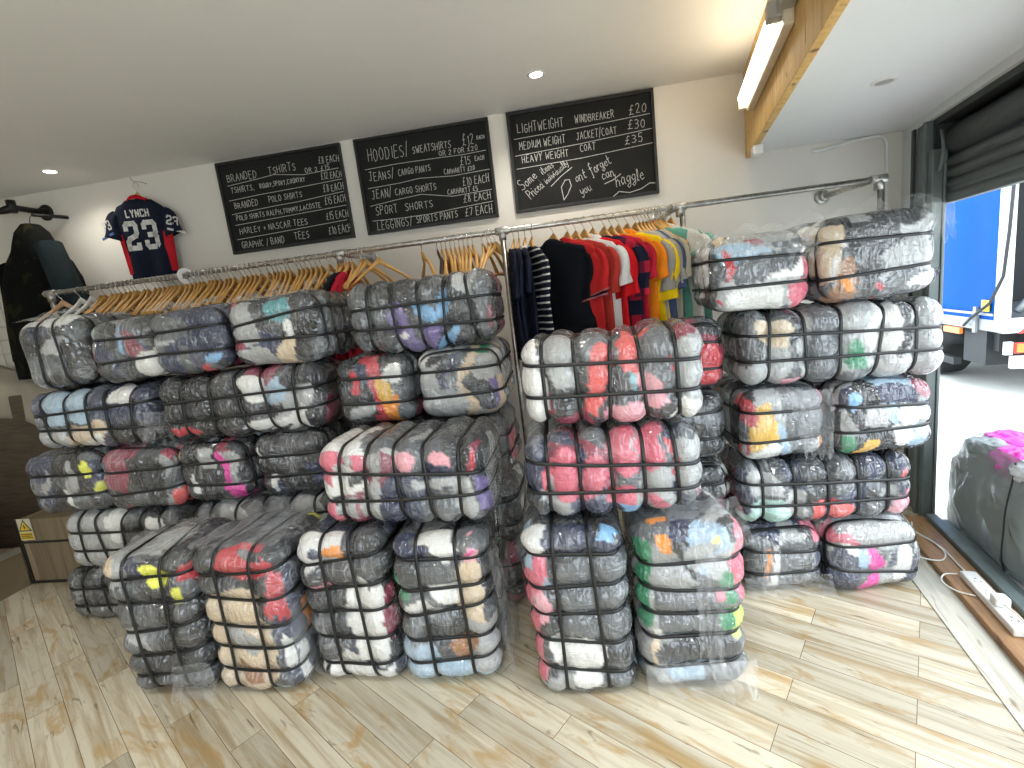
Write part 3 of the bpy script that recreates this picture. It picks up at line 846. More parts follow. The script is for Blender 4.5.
# --- second stack from the left
bale('long wrapped bale on the floor hidden behind the tall bales at left', -1.635, 2.10, 0.0, .83, .42, .33, 'long', DK, seed=8)
bale('long grey wrapped bale second from the floor behind the tall bales at left', -1.635, 2.10, .334, .83, .42, .33, 'long', 'DGLDG', [('L',.3,.3,.8,1,'t')], seed=9)
bale('dark wrapped bale with a bright pink corner, in the second stack from the left', -1.842, 2.09, .667, .405, .6, .320, 'end', 'KKDD',
     [('Y',0,.62,.09,.92), ('L',.40,.62,.60,.98), ('M',.66,.25,.76,.92), ('M',.76,.0,.93,.30), ('W',.22,.1,.28,.5), ('A',.7,.9,.85,1)], seed=10)
bale('dark wrapped bale with a pink left edge, beside the bright pink cornered one', -1.43, 2.10, .667, .385, .6, .325, 'end', 'KKDN',
     [('P',0,.45,.07,.9), ('A',.0,.15,.1,.45), ('W',.10,.55,.15,.85), ('W',.26,.05,.36,.35)], seed=11)
bale('long black wrapped bale with white patches on the right half, second stack from the left', -1.62, 2.08, .998, .86, .42, .328, 'long', 'KKKD',
     [('K',0,0,.55,1), ('R',.04,.12,.2,.3), ('W',.52,.55,.72,.97), ('W',.52,.02,.78,.25), ('L',.70,.2,.98,.6), ('K',.58,.25,.74,.55), ('S',.72,.5,.8,.9), ('D',.8,.6,1,1), ('W',.76,.0,.92,.3)], seed=12)
bale('wrapped bale of navy and grey clothes on top of the second stack from the left', -1.80, 2.06, 1.332, .41, .6, .322, 'end', 'DDGN',
     [('N',.55,.1,1,1), ('L',.05,.5,.3,.6), ('B',.68,.05,.95,.3), ('G',.1,.6,.5,.95), ('R',.6,0,.75,.08)], seed=13,
     films=[(((-.9,-1.0,.9),(.9,-1.0,.95),(.85,-.5,1.12),(-.85,-.5,1.1)), .06)])
bale('wrapped bale with red and teal patches on top of the second stack from the left', -1.36, 2.06, 1.332, .46, .6, .325, 'end', 'DKGK',
     [('R',0,.88,.16,1), ('L',.12,.35,.42,.97), ('D',.4,.5,.62,1), ('T',.56,.62,.68,.98), ('C',.56,0,.76,.42), ('W',.62,.4,.72,.62), ('A',.05,.3,.2,.5), ('L',.1,.0,.5,.3)], seed=14,
     films=[(((-.9,-1.0,.85),(.9,-1.0,.9),(.85,-.4,1.12),(-.85,-.4,1.14)), .07)])
# --- front row
bale('tall upright wrapped bale with lime yellow clothing, leftmost of the front row', -1.845, 1.595, 0.0, .40, .40, .655, 'tall', 'DDGKG',
     [('U',.44,.78,.70,.92), ('U',.74,.64,.85,.77), ('R',.82,.80,1,.93), ('L',.0,.84,.3,1), ('N',.3,.82,.45,1), ('W',.0,.0,.35,.10), ('L',.1,.40,.4,.5), ('D',.2,.0,1,.38), ('C',0,.9,.2,1), ('L',.1,.1,.6,.6,'t')], seed=15, yaw=4,
     films=[(((-1.0,-1.0,.75),(.7,-.95,1.02),(.9,.3,1.12),(-.9,.4,1.05)), .06), (((.2,-1.06,-.5),(1.05,-1.06,-.5),(1.1,-1.15,-1.0),(.1,-1.15,-1.0)), .05)])
bale('tall wrapped bale showing a cream shirt below red, second in the front row', -1.425, 1.60, 0.0, .42, .42, .66, 'tall', 'DKDG',
     [('C',.08,.02,.80,.74), ('D',.0,.74,.95,.86), ('R',.36,.80,.90,.96), ('R',.82,.55,.92,.9), ('L',.25,.30,.62,.46), ('H',.34,.14,.62,.26), ('N',.86,.0,1,.6), ('W',.90,.2,1,.4), ('D',0,.8,.3,1),
      ('O',.3,.35,.5,.6,'r'), ('N',.05,.2,.3,.8,'r'), ('W',.1,.1,.25,.35,'r'), ('R',0,.5,.12,.8,'r'), ('U',.85,.75,1,1,'t'), ('G',.1,.3,.8,.9,'t'), ('R',.35,0,.85,.12,'t')], seed=16, yaw=-3,
     films=[(((-.9,-.9,1.0),(.95,-.9,1.02),(1.02,.8,1.06),(-.8,.8,1.04)), .05), (((1.02,-.9,.2),(1.06,.9,.3),(1.08,.9,-.95),(1.06,-.9,-.95)), .05)])
bale('tall black and white wrapped bale with an orange print, third in the front row', -1.005, 1.655, 0.0, .40, .38, .672, 'tall', 'DKDN',
     [('W',.05,.80,.52,1), ('O',.36,.84,.56,.97), ('N',.22,.84,.34,.93), ('W',.56,.16,.92,.66), ('W',0,.0,.95,.13), ('W',.25,.10,.6,.24), ('K',.06,.05,.18,.13), ('D',.0,.2,.5,.78), ('D',.55,.8,1,1), ('A',.9,.3,1,.6), ('F',.05,.64,.4,.66), ('W',.66,.62,.8,.72)], seed=17, yaw=-2,
     films=[(((1.02,-.9,.2),(1.05,.9,.3),(1.1,.9,-1.0),(1.08,-.9,-1.0)), .04)])
bale('tall wrapped bale of pale grey clothes with a green sliver, fourth in the front row', -.60, 1.635, 0.0, .41, .40, .652, 'tall', 'GGDG',
     [('W',.38,.58,.70,.76), ('W',.36,.88,.62,1), ('C',.68,.44,.96,.86), ('F',.72,.84,.92,.93), ('M',.76,.86,.84,.92), ('E',0,.62,.09,.76), ('W',.06,.48,.32,.60), ('L',.3,.44,.45,.54), ('H',.52,.20,.72,.36), ('S',0,0,1,.18), ('S',.0,.18,.4,.3), ('N',.05,.85,.35,1), ('L',.7,.1,1,.45)], seed=18, yaw=1,
     films=[(((1.0,-.9,.7),(1.12,.9,.8),(1.25,.9,-.95),(1.12,-.9,-1.0)), .05)])
bale('tall wrapped bale of grey clothes with a pink left edge, fifth in the front row', -.062, 1.575, 0.0, .385, .36, .682, 'tall', 'GDGD',
     [('W',.04,.84,.30,1), ('P',.04,.66,.26,.84), ('P',0,.10,.07,.80), ('F',.05,.50,.18,.66), ('W',.24,.14,.72,.34), ('W',.20,.30,.36,.42), ('N',.30,.86,.68,1), ('B',.74,.92,.98,1), ('W',.40,.04,.74,.16), ('G',.32,.34,1,.84), ('L',.1,.02,.4,.14), ('N',.66,.84,1,.93)], seed=19, yaw=-2, lean=-0.012)
bale('tall wrapped bale with an orange patch and only level bands, rightmost of the front row', .335, 1.60, 0.0, .395, .42, .662, 'tallband', 'GGDLG',
     [('O',.18,.82,.34,.97), ('E',0,.44,.10,.92), ('P',.93,.55,1,.97), ('Z',.84,.34,1,.50), ('E',.70,.36,.86,.50), ('E',.72,.54,.92,.70), ('C',.10,.18,.20,.34), ('W',.12,.36,.22,.46), ('N',.30,.92,.5,1), ('U',.70,.86,.76,.97), ('P',.62,.56,.74,.62), ('D',.2,.18,.9,.34), ('L',.5,.75,.75,.95)], seed=20, yaw=3,
     films=[(((-.95,-1.04,-.60),(1.04,-1.04,-.58),(1.04,-1.14,-.99),(-.9,-1.14,-.99)), .05), (((.15,-1.08,-.62),(1.04,-1.08,-.58),(.98,-1.24,-.992),(.42,-1.34,-.992)), .06),
            (((.05,-1.06,.95),(.7,-1.06,.9),(.45,-1.05,-.6),(.05,-1.05,-.5)), .03), (((.2,-1.12,.55),(1.06,-1.0,.8),(1.04,-.3,1.12),(-.5,-.4,1.12)), .06)])
# --- stack on the left of the standing rail
bale('big long wrapped bale with a red left end lying on two tall front bales', -.71, 1.68, .675, .70, .41, .352, 'long', 'DDGL',
     [('P',0,.45,.13,1), ('P',0,0,.12,.36), ('W',.08,.35,.28,.72), ('W',0,.36,.1,.5), ('K',.17,.48,.28,.72), ('P',.20,.70,.30,.97), ('L',.28,.0,.42,.5), ('N',.42,0,.64,.64), ('F',.49,.62,.60,.93), ('F',.68,.70,.78,.92), ('N',.64,.4,.78,.8), ('L',.78,.02,.92,.50), ('L',.62,.44,.8,.6), ('R',.93,.55,.97,.95), ('V',.95,.1,1,.5), ('L',.12,.02,.24,.3), ('W',0,0,.3,.6,'t'), ('G',.3,0,.6,1,'t')], seed=21, yaw=-1,
     films=[(((1.03,-.95,.7),(1.08,.8,.8),(1.08,.8,-.95),(1.05,-.95,-1.0)), .05)])
bale('long wrapped bale on the floor behind the fourth front bale, shiny dark end showing', -.737, 2.12, 0.0, .83, .42, .33, 'long', 'KKDAA', [('A',0,.3,.5,.6,'r')], seed=22, films=[(((1.0,-1.0,.9),(1.05,.8,.9),(1.08,.8,-.5),(1.05,-1.05,-.5)), .07)])
bale('long dark wrapped bale second from the floor behind the fourth front bale', -.737, 2.12, .333, .83, .42, .33, 'long', 'KDDGW', [('W',.2,.3,.5,.6,'r')], seed=23)
bale('long dark wrapped bale with a pink end behind the big red ended bale', -.737, 2.12, .666, .83, .42, .328, 'long', 'KKDD', [('P',.1,.2,.5,.75,'r'), ('F',.0,.0,.5,.1,'r')], seed=24)
bale('dark wrapped bale with red and orange clothes, left of the pale grey bale', -.937, 2.10, .998, .40, .6, .328, 'end', 'DKGD',
     [('R',.46,.42,.66,1), ('R',.54,.1,.70,.5), ('W',.68,.62,.88,.97), ('O',.64,0,.82,.40), ('Y',.60,.3,.76,.62), ('R',.20,.45,.32,.75), ('N',.3,.55,.5,.95), ('R',.52,0,.66,.14), ('L',.2,.1,.5,.3)], seed=25)
bale('pale grey wrapped bale with a green corner, under the long purple and blue one', -.535, 2.10, .998, .41, .6, .325, 'end', 'LLGC',
     [('W',0,.80,.1,1), ('K',.10,.70,.24,.97), ('N',.32,.3,.46,.9), ('D',.24,.6,.34,.95), ('C',.56,.0,.70,.95), ('E',.68,.80,.84,1), ('D',.66,.05,.92,.52), ('V',.86,.1,.93,.52), ('L',.7,.5,.9,.8), ('L',0,0,.5,.45), ('D',.5,.35,.58,.6)], seed=26)
bale('long dark wrapped bale with purple and sky blue segments, highest of the middle left stack', -.66, 2.08, 1.33, .69, .42, .325, 'long', 'DDGD',
     [('V',.30,.0,.44,.66), ('V',.48,0,.60,.30), ('B',.50,.34,.60,.62), ('B',.60,.36,.70,.70), ('B',.62,0,.76,.14), ('W',.33,.2,.40,.26), ('L',.25,0,.32,.08)], seed=27)
# --- centre stack
bale('long wrapped bale with coral red shapes, upper one in the centre stack below the shirts', .13, 1.64, 1.022, .635, .41, .340, 'long', 'DGDG',
     [('W',0,.0,.16,.95), ('L',.18,.38,.33,1), ('D',.18,.05,.33,.36), ('Q',.42,.10,.50,.88), ('Q',.37,.10,.50,.34), ('Q',.55,.52,.62,.92), ('Q',.60,.44,.70,1), ('T',.62,.28,.67,.5), ('F',.53,0,.68,.22), ('F',.68,.12,.80,.48), ('R',.82,.55,.85,.8), ('W',.84,0,1,.3), ('L',.84,.3,1,.95)], seed=28, yaw=-1)
bale('long wrapped bale with rose pink and pale grey segments, lower one in the centre stack', .09, 1.63, .686, .635, .41, .330, 'long', 'LGLG',
     [('N',0,.3,.12,1), ('D',.0,0,.16,.3), ('P',.12,.40,.17,.72), ('P',.19,.30,.33,.78), ('P',.36,.25,.49,.72), ('P',.51,.66,.65,1), ('P',.51,.05,.65,.44), ('B',.53,0,.66,.08), ('P',.67,.60,.80,1), ('P',.68,.05,.78,.30), ('R',.83,.40,.87,.95), ('N',.82,.85,.9,1), ('L',.86,.2,1,.9), ('N',.16,.85,.32,1), ('L',.68,.3,.8,.6)], seed=29, yaw=1)
# --- narrow stack in shadow behind the centre stack
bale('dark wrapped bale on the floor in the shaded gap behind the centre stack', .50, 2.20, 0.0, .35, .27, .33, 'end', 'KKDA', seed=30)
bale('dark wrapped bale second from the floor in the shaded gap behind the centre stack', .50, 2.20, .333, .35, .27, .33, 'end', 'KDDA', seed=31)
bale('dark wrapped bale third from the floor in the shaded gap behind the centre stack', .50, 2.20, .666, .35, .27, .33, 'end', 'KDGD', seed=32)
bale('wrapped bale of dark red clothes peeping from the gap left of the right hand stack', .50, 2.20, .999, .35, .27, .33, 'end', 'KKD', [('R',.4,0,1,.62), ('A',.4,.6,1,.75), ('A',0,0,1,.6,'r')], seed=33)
# --- right hand stack
bale('wrapped bale with an orange sliver on the floor, left of the magenta striped one', .875, 2.16, 0.0, .38, .55, .326, 'end', 'GDDN',
     [('P',.80,.74,1,1), ('O',.2,.36,.27,.70), ('W',.30,.1,.40,.7), ('L',.4,.7,.7,.95), ('D',.45,0,1,.35)], seed=34,
     films=[(((-1,-1.06,-.35),(1,-1.06,-.35),(1.1,-1.14,-1.0),(-.9,-1.12,-1.0)), .06), (((-.5,-1.05,.9),(-.1,-1.05,.4),(-.3,-1.09,-.99),(-.6,-1.09,-.99)), .03)])
bale('wrapped bale with a magenta stripe on the floor beside the timber sill', 1.26, 2.15, 0.0, .42, .58, .335, 'end', 'NDLG',
     [('M',.34,.25,.50,.66), ('M',.30,0,.50,.22), ('P',0,.72,.3,.98), ('W',.66,.1,.86,.7), ('L',.3,.7,.95,1), ('N',0,.0,.26,.6), ('L',.52,.05,.64,.6), ('N',.55,.35,.64,.62), ('S',.24,.35,.34,.65)], seed=35)
bale('long wrapped bale with a mint corner, second from the floor in the right hand stack', 1.06, 2.16, .338, .75, .42, .315, 'long', 'DDGN',
     [('I',.08,0,.24,.40), ('L',.08,.5,.22,.9), ('L',.24,.2,.36,.6), ('N',.26,.6,.36,1), ('Q',.40,.12,.50,.34), ('Q',.53,.10,.65,.32), ('F',.86,.08,.96,.36), ('Q',.90,.62,.95,.76), ('P',.96,.2,1,.5), ('I',.0,0,.2,.3,'f'), ('A',.1,.3,.4,.9,'l'), ('L',.78,.3,.88,.55)], seed=36)
bale('wrapped bale with a mustard yellow patch, on the long mint cornered one', .885, 2.16, .657, .385, .6, .335, 'end', 'GDGL',
     [('Y',.06,.22,.36,.86), ('R',.0,.62,.16,.98), ('R',.04,.12,.10,.4), ('W',.12,.0,.36,.2), ('S',.36,0,.48,.45), ('O',.84,.06,.94,.36), ('P',.94,.6,1,1), ('L',.35,.5,.5,.95), ('G',.5,.3,.95,1), ('L',.2,.2,.4,.8,'l'), ('C',.5,.1,.7,.9,'l'), ('K',.05,.1,.2,.7,'l')], seed=37,
     films=[(((.0,-1.04,.9),(1.0,-1.04,.9),(1.0,-1.05,-.9),(.4,-1.05,-.9)), .02)])
bale('wrapped bale of dark clothes with blue and white pieces, right of the mustard one', 1.293, 2.15, .657, .415, .6, .333, 'end', 'DNKL',
     [('B',.15,.62,.24,.9), ('N',.4,.45,.8,.95), ('L',.30,.35,.5,.62), ('W',.52,.1,.75,.40), ('S',.5,.4,.62,.62), ('Y',.26,.0,.38,.2), ('A',.8,.72,1,1), ('W',.62,.4,.85,.6), ('E',.05,0,.2,.3), ('S',.7,.05,.9,.3)], seed=38)
bale('long wrapped bale of pale clothes below the top two of the right hand stack', 1.125, 2.15, .994, .82, .42, .335, 'long', 'LGLG',
     [('C',.08,.45,.24,.95), ('L',.1,.0,.25,.45), ('D',.0,.3,.06,1), ('D',.23,.5,.30,.9), ('G',.36,.0,.48,1), ('E',.50,.18,.60,.5), ('W',.62,.34,.76,1), ('L',.5,.5,.6,.98), ('F',.25,.0,.31,.12), ('L',.83,.05,1,.95), ('G',.5,0,.64,.2)], seed=39, yaw=-1)
bale('wrapped bale of pale clothes with red ends, top left of the right hand stack', .81, 2.14, 1.333, .415, .6, .330, 'end', 'GLGL',
     [('T',.05,.62,.3,.8), ('S',.1,.55,.55,.85), ('R',.20,.44,.32,.72), ('R',.08,.10,.17,.26), ('P',.84,.38,1,.62), ('P',.80,.04,1,.32), ('W',.25,.0,.75,.4), ('G',.35,.42,.8,.7), ('D',.75,.7,1,.95), ('A',.4,.85,.5,.95), ('C',.1,.85,.25,1)], seed=40,
     films=[(((-.95,-1.04,.45),(1.0,-1.04,.4),(1.0,-.6,1.10),(-.9,-.5,1.14)), .07), (((.5,-1.03,.9),(1.08,-1.03,.6),(1.06,-.95,.2),(.5,-1.06,.3)), .04)])
bale('wrapped bale with a cream and brown left side, topmost beside the doorway', 1.262, 2.12, 1.333, .455, .6, .352, 'end', 'DKGL',
     [('C',0,.28,.16,.9), ('W',.02,.3,.12,.55), ('H',.10,0,.32,.5), ('O',.16,.15,.26,.35), ('D',.3,.4,.5,.9), ('K',.28,0,.5,.25), ('R',.42,.1,.48,.2), ('L',.5,.35,1,.6), ('G',.5,.0,1,.34), ('W',.75,.05,1,.3), ('D',.35,.75,.8,1), ('L',.2,.85,.4,1)], seed=41, yaw=-2,
     films=[(((-.95,-1.04,.5),(1.08,-1.04,.45),(1.02,-.6,1.16),(-.9,-.5,1.10)), .07), (((.55,-1.04,1.0),(1.14,-.95,.95),(1.10,-1.0,.3),(.55,-1.05,.3)), .05)])
# --- black bag squashed on the end of the widest bale
mb = MB(); rnd = random.Random(9); P = []
for i in range(15):
    u = i/14
    w = math.sin(PI*min(1, u*0.9+0.12))**0.8 * (1-u*0.75)
    P.append([Vector((1.50 + 0.155*u + 0.004*math.sin(9*u), 2.36 + 0.13*w*math.cos(2*PI*k/22) + 0.05*u, 1.385 + 0.035*u*u + (0.045*w+0.004)*math.sin(2*PI*k/22) + 0.006*math.sin(3*k+7*u))) for k in range(23)])
mb.grid(P)
tag(mb.build('bin_bag', plain('black_bag_plastic', (0.014, 0.015, 0.018), 0.22, noise=0.3, scale=30, bump=0.5), None, smooth=True), 'crumpled black plastic bag poking out beside the top right bale', 'bag')

# ------------------------------------------------------------------ hanging rail
RY, RZ = 2.69, 1.875
root = empty('clothes_rail', (-0.32, RY, 0), 0, 'long steel pipe clothes rail on uprights along the back wall', 'clothes rail')
OM = Matrix.Translation((0.32, -RY, 0))
def rp(x, y, z): return OM @ Vector((x, y, z))
mb = MB(); mb.tube([rp(-3.17, RY, RZ), rp(1.57, RY, RZ)], 0.0145, 16); mb.build('rail', M['steel'], root, smooth=True)
for x in (-0.32, 0.625, 1.57):
    mb = MB(); mb.tube([rp(x, RY, 0.0), rp(x, RY, RZ)], 0.0145, 16); mb.lathe([(0.045, 0), (0.045, 0.006), (0.025, 0.012), (0.022, 0.05)], 20, Matrix.Translation(rp(x, RY, 0)))
    mb.build('upright', M['steel'], root, smooth=True)
mb = MB(); mb.tube([rp(-3.17, RY, 0.0), rp(-3.17, RY, RZ)], 0.0145, 16); mb.build('upright', M['steel'], root, smooth=True)
for x in (-1.262, 0.60, 1.545):
    mb = MB(); mb.tube([rp(x, RY+0.01, RZ), rp(x, 3.19, RZ+0.012)], 0.0155, 14)
    mb.build('wall_arm', M['steel'], root, smooth=True)
    mb = MB(); Mx = Matrix.Translation(rp(x, 3.198, RZ+0.012)) @ Matrix.Rotation(PI/2, 4, 'X')
    mb.lathe([(0.042, 0), (0.042, 0.006), (0.036, 0.010), (0.024, 0.012), (0.024, 0.045), (0.018, 0.048)], 22, Mx)
    for k in range(4):
        mb.lathe([(0.006, 0.008), (0.006, 0.013)], 6, Mx @ Matrix.Translation((0.032*math.cos(k*PI/2+.6), 0.032*math.sin(k*PI/2+.6), 0)))
    mb.build('wall_flange', M['fitting'], root, smooth=False)
for x in (-3.17, -1.262, -0.32, 0.612, 1.56):
    mb = MB(); mb.tube([rp(x-0.036, RY, RZ), rp(x-0.036+0.003, RY, RZ), rp(x+0.033, RY, RZ), rp(x+0.036, RY, RZ)], [0.017, 0.021, 0.021, 0.017], 16)
    mb.tube([rp(x, RY, RZ-0.05), rp(x, RY, RZ+0.004)], 0.020, 16)
    mb.lathe([(0.006, 0.0), (0.006, 0.008)], 8, Matrix.Translation(rp(x-0.02, RY-0.022, RZ)) @ Matrix.Rotation(PI/2, 4, 'X'))
    mb.build('pipe_fitting', M['fitting'], root, smooth=True)

# ------------------------------------------------------------------ hangers
def hanger_parts(wood, stud):
    """local x = across the shoulders; the hook's inside top is at z = 0"""
    hw, arch = 0.182, []
    for i in range(-12, 13):
        u = i/12
        arch.append((u*hw, -0.076 - 0.125*abs(u)**1.15 + 0.012*math.exp(-(u*9)**2)))
    mb = MB()
    P = []
    for (x, z) in arch:
        a = abs(x)/hw
        th = 0.006 + 0.0055*a; hh = 0.0125 + 0.008*math.exp(-(a*5)**2) - 0.003*a
        bow = -0.018*min(1.0, a*3)
        P.append([Vector((x, bow + th*math.cos(2*PI*k/10), z + hh*math.sin(2*PI*k/10))) for k in range(11)])
    mb.grid(P)
    for e in (P[0], P[-1]): mb.add(e[:-1], [tuple(range(10))])
    body = mb
    bar = MB(); bar.tube([(-0.165, -0.018, -0.222), (0.165, -0.018, -0.222)], 0.0055, 8)
    bar.tube([(-0.165, -0.018, -0.222), (-0.172, -0.020, -0.180)], 0.0045, 6); bar.tube([(0.165, -0.018, -0.222), (0.172, -0.020, -0.180)], 0.0045, 6)
    hook = MB(); pts = []
    r_ = 0.0215
    for k in range(0, 15):
        a = R(-35 + k*16.5)
        pts.append((r_*math.cos(a)*0.95, 0, -0.0045 - 0.0 + r_*math.sin(a) - 0.016 + 0.016))
    # shift so that the hook's crown rests on the rail
    pts = [(p[0], p[1], p[2]-0.0) for p in pts]
    tail = [(-0.0165, 0, -0.018), (-0.004, 0, -0.034), (0, 0, -0.044), (0, 0, -0.072)]
    hook.tube(pts + tail, 0.0019, 6)
    st = MB(); st.lathe([(0.006, -0.062), (0.0055, -0.053), (0.003, -0.049)], 10)
    return body, bar, hook, st

def make_hanger(name, wood, label, group, bar=True, stud=True):
    root = empty(name, (0, 0, 0), 0, label, 'hanger', group)
    body, br, hook, st = hanger_parts(wood, None)
    body.build('hanger_body', wood, root, smooth=True)
    if bar: br.build('trouser_bar', wood, root, smooth=True)
    hook.build('hook', M['wire'], root, smooth=True)
    if stud: st.build('stud', M['hangerred'], root)
    return root
bpy.context.view_layer.update()
GH = 'wooden hangers crowded on the rail'
hang0 = make_hanger('wooden_hanger', M['hangerwood'], 'wooden hanger crowded among many bare ones on the left half of the rail', GH)
dark_h = make_hanger('wooden_hanger', M['hangerdark'], 'dark lacquered hanger at the left of the bunch beside the rail upright', None)
white_h = make_hanger('plastic_hanger', M['white'], 'white plastic hanger at the left end of the rail', None, stud=False)
light_h = make_hanger('wooden_hanger', plain('pale_copper_hanger_wood', (0.60, 0.36, 0.20), 0.3, coat=0.3), 'pinkish pale hanger alone at the very left end of the rail', None)
used = [False]
HZ = RZ + 0.0145 - 0.0155
def put(h, x, yaw, first=None, label=None, group=False, roll=0.0):
    o = copy_tree(h)
    o.location = (x, RY, HZ); o.rotation_euler = (R(roll*0.2), R(0), R(yaw))
    if label: o['label'] = label
    if group is None:
        if 'group' in o: del o['group']
    elif group: o['group'] = group
    return o
rnd = random.Random(12)
light_h.location = (-3.10, RY, HZ); light_h.rotation_euler = (0, 0, R(60))
white_h.location = (-2.97, RY, HZ); white_h.rotation_euler = (0, 0, R(78))
put(white_h, -2.90, 84, label='second white plastic hanger at the left end of the rail, nearer the wooden ones')
hang0.location = (-2.83, RY, HZ); hang0.rotation_euler = (0, 0, R(86))
x = -2.80
while x < -1.19:
    put(hang0, x, 88 + rnd.gauss(0, 5), roll=rnd.gauss(0, 4))
    x += rnd.choice((0.022, 0.026, 0.030, 0.030, 0.036, 0.05))
put(hang0, -1.135, 66, label='wooden hanger turned at the right end of the crowded row', group='wooden hangers turned at the end of the crowded row')
put(hang0, -1.11, 60, label='wooden hanger turned at the right end of the crowded row', group='wooden hangers turned at the end of the crowded row')
put(hang0, -1.035, 28, label='wooden hanger hanging nearly flat on, in the gap between the two hanger bunches', group=None)
put(hang0, -0.78, 118, label='lone wooden hanger seen edge on, in the gap left of the bunch by the upright', group=None)
dark_h.location = (-0.69, RY, HZ); dark_h.rotation_euler = (0, 0, R(100))
for k, (x, yw) in enumerate(((-0.665, 98), (-0.64, 102), (-0.615, 96), (-0.59, 100), (-0.565, 97), (-0.54, 100), (-0.515, 92), (-0.49, 96))):
    put(hang0, x, yw + rnd.gauss(0, 3), label='wooden hanger in the small bunch left of the middle upright', group='wooden hangers bunched by the middle upright')
for k, (x, yw) in enumerate(((-0.435, 84), (-0.405, 78), (-0.385, 60), (-0.362, 52))):
    put(hang0, x, yw, label='wooden hanger fanned open right beside the middle upright', group='wooden hangers fanned by the middle upright')
# size divider disc
mb = MB(); Mx = Matrix.Translation((-2.235, RY, RZ-0.006)) @ Matrix.Rotation(R(-22), 4, 'Z') @ Matrix.Rotation(PI/2, 4, 'Y')
ring = []
for rr_, zz in ((0.0175, -0.0015), (0.047, -0.0015), (0.047, 0.0015), (0.0175, 0.0015)):
    ring.append([Mx @ Vector((rr_*math.cos(2*PI*k/32), rr_*math.sin(2*PI*k/32), zz)) for k in range(33)])
mb.grid(ring + [ring[0]])
tag(mb.build('size_divider', M['white'], None), 'round white size divider disc on the rail below the navy sports shirt', 'size divider')

# ------------------------------------------------------------------ shirts
def shirt(name, label, mat, x, yaw, length=0.60, hw=0.235, sleeve=0.23, seed=0, collar=None, cuff=None, group=None, hanger=None, th=0.0145, drop=80, cat='shirt', z0=None, y=None, bottom_taper=1.0, neckw=0.07, hint=None):
    root = empty(name, (x, RY if y is None else y, HZ if z0 is None else z0), R(yaw), label, cat, group)
    rnd = np.random.default_rng(seed)
    if cat == 'shirt' and y is None:
        sleeve += rnd.uniform(-.05, .04); root.rotation_euler.z += R(rnd.uniform(-4, 4)); drop += rnd.uniform(-7, 6)
    k = rnd.uniform(18, 30, 3); ph = rnd.uniform(0, 6.28, 3)
    def fold(px, pz, s):
        d = min(1.0, max(0.0, (-0.16 - pz)/0.25))
        return d*0.010*(math.sin(k[0]*px + ph[0] + 2*pz) + 0.6*math.sin(k[1]*px*1.6 + ph[1] - 4*pz))
    rows = [(-0.100, neckw*0.9, 0.8), (-0.104, neckw, 1.0), (-0.110, neckw+0.025, 1.1), (-0.124, hw*0.62, 1.2), (-0.145, hw*0.82, 1.25), (-0.175, hw*0.96, 1.2), (-0.21, hw*1.0, 1.15), (-0.26, hw*0.96, 1.25)]
    nlow = 8
    for i in range(1, nlow+1):
        t_ = i/nlow
        rows.append((-0.26 - (length-0.26+0.1)*t_, hw*(0.95 + (bottom_taper-0.95)*t_), 1.3))
    n = 44; P = []
    for (z, w, tt) in rows:
        ring = []
        for q in range(n+1):
            a = 2*PI*(q % n)/n
            c, s_ = math.cos(a), math.sin(a)
            px = w*math.copysign(abs(c)**0.7, c)
            py = th*tt*math.copysign(abs(s_)**0.8, s_) - 0.018
            py += fold(px, z, s_)
            ring.append(Vector((px, py, z + 0.004*math.sin(7*px*10))))
        P.append(ring)
    mb = MB(); mb.grid(P)
    mb.build('torso', mat, root, smooth=True)
    for sg in (-1, 1):
        mb = MB(); P = []
        m = 10
        for i in range(m+1):
            t_ = i/m
            ang = R(40 + (drop-40)*min(1, t_*1.4))
            cx = sg*(hw*0.84 + math.cos(ang)*sleeve*t_*0.95); cz = -0.165 - sleeve*t_*math.sin(ang)
            hgt = 0.072 + 0.012*t_ - 0.02*math.exp(-t_*4)
            nrm = (sg*math.sin(ang), math.cos(ang))
            ring = []
            for q in range(21):
                a = 2*PI*(q % 20)/20
                ca, sa = math.cos(a), math.sin(a)
                ring.append(Vector((cx + nrm[0]*hgt*ca*0.9, th*0.85*sa*(1+0.2*t_) - 0.018 - 0.02*t_ + 0.006*math.sin(5*a+seed+4*t_), cz + nrm[1]*hgt*ca*0.9 - 0.035*(1-t_))))
            P.append(ring)
        mb.grid(P)
        sl = mb.build('sleeve', mat, root, smooth=True)
        if cuff:
            mb = MB(); L_ = []
            for ring in (P[-2], P[-1]):
                cn = sum(ring[:-1], Vector())/20
                L_.append([cn + (v-cn)*1.05 for v in ring])
            mid = [(a_*0.45 + b_*0.55) for a_, b_ in zip(L_[0], L_[1])]
            mb.grid([mid, L_[1]])
            mb.build('cuff', cuff, sl, smooth=True)
    if collar:
        mb = MB(); P = []
        for (z, w, tt) in ((-0.116, neckw+0.016, 1.35), (-0.098, neckw+0.006, 1.2), (-0.088, neckw-0.004, 1.05), (-0.094, neckw-0.014, 0.9)):
            P.append([Vector((w*math.cos(2*PI*q/28), th*1.15*tt*math.sin(2*PI*q/28) - 0.018, z - 0.012*math.cos(4*PI*q/28))) for q in range(29)])
        mb.grid(P); mb.build('collar', collar, root, smooth=True)
    if hanger is not None:
        o = copy_tree(hanger); o.location = root.location; o.rotation_euler = root.rotation_euler
        o['label'] = 'wooden hanger carrying the ' + (hint or name.replace('_', ' ')) 
        if 'group' in o: del o['group']
    return root
c_navy = cloth('navy_jersey_cloth', (.012,.015,.030)); c_black = cloth('black_cotton', (.007,.008,.011))
c_red = cloth('red_cotton', (.50,.022,.022)); c_rust = cloth('faded_red_cotton', (.42,.040,.030)); c_white = cloth('white_cotton', (.70,.69,.66))
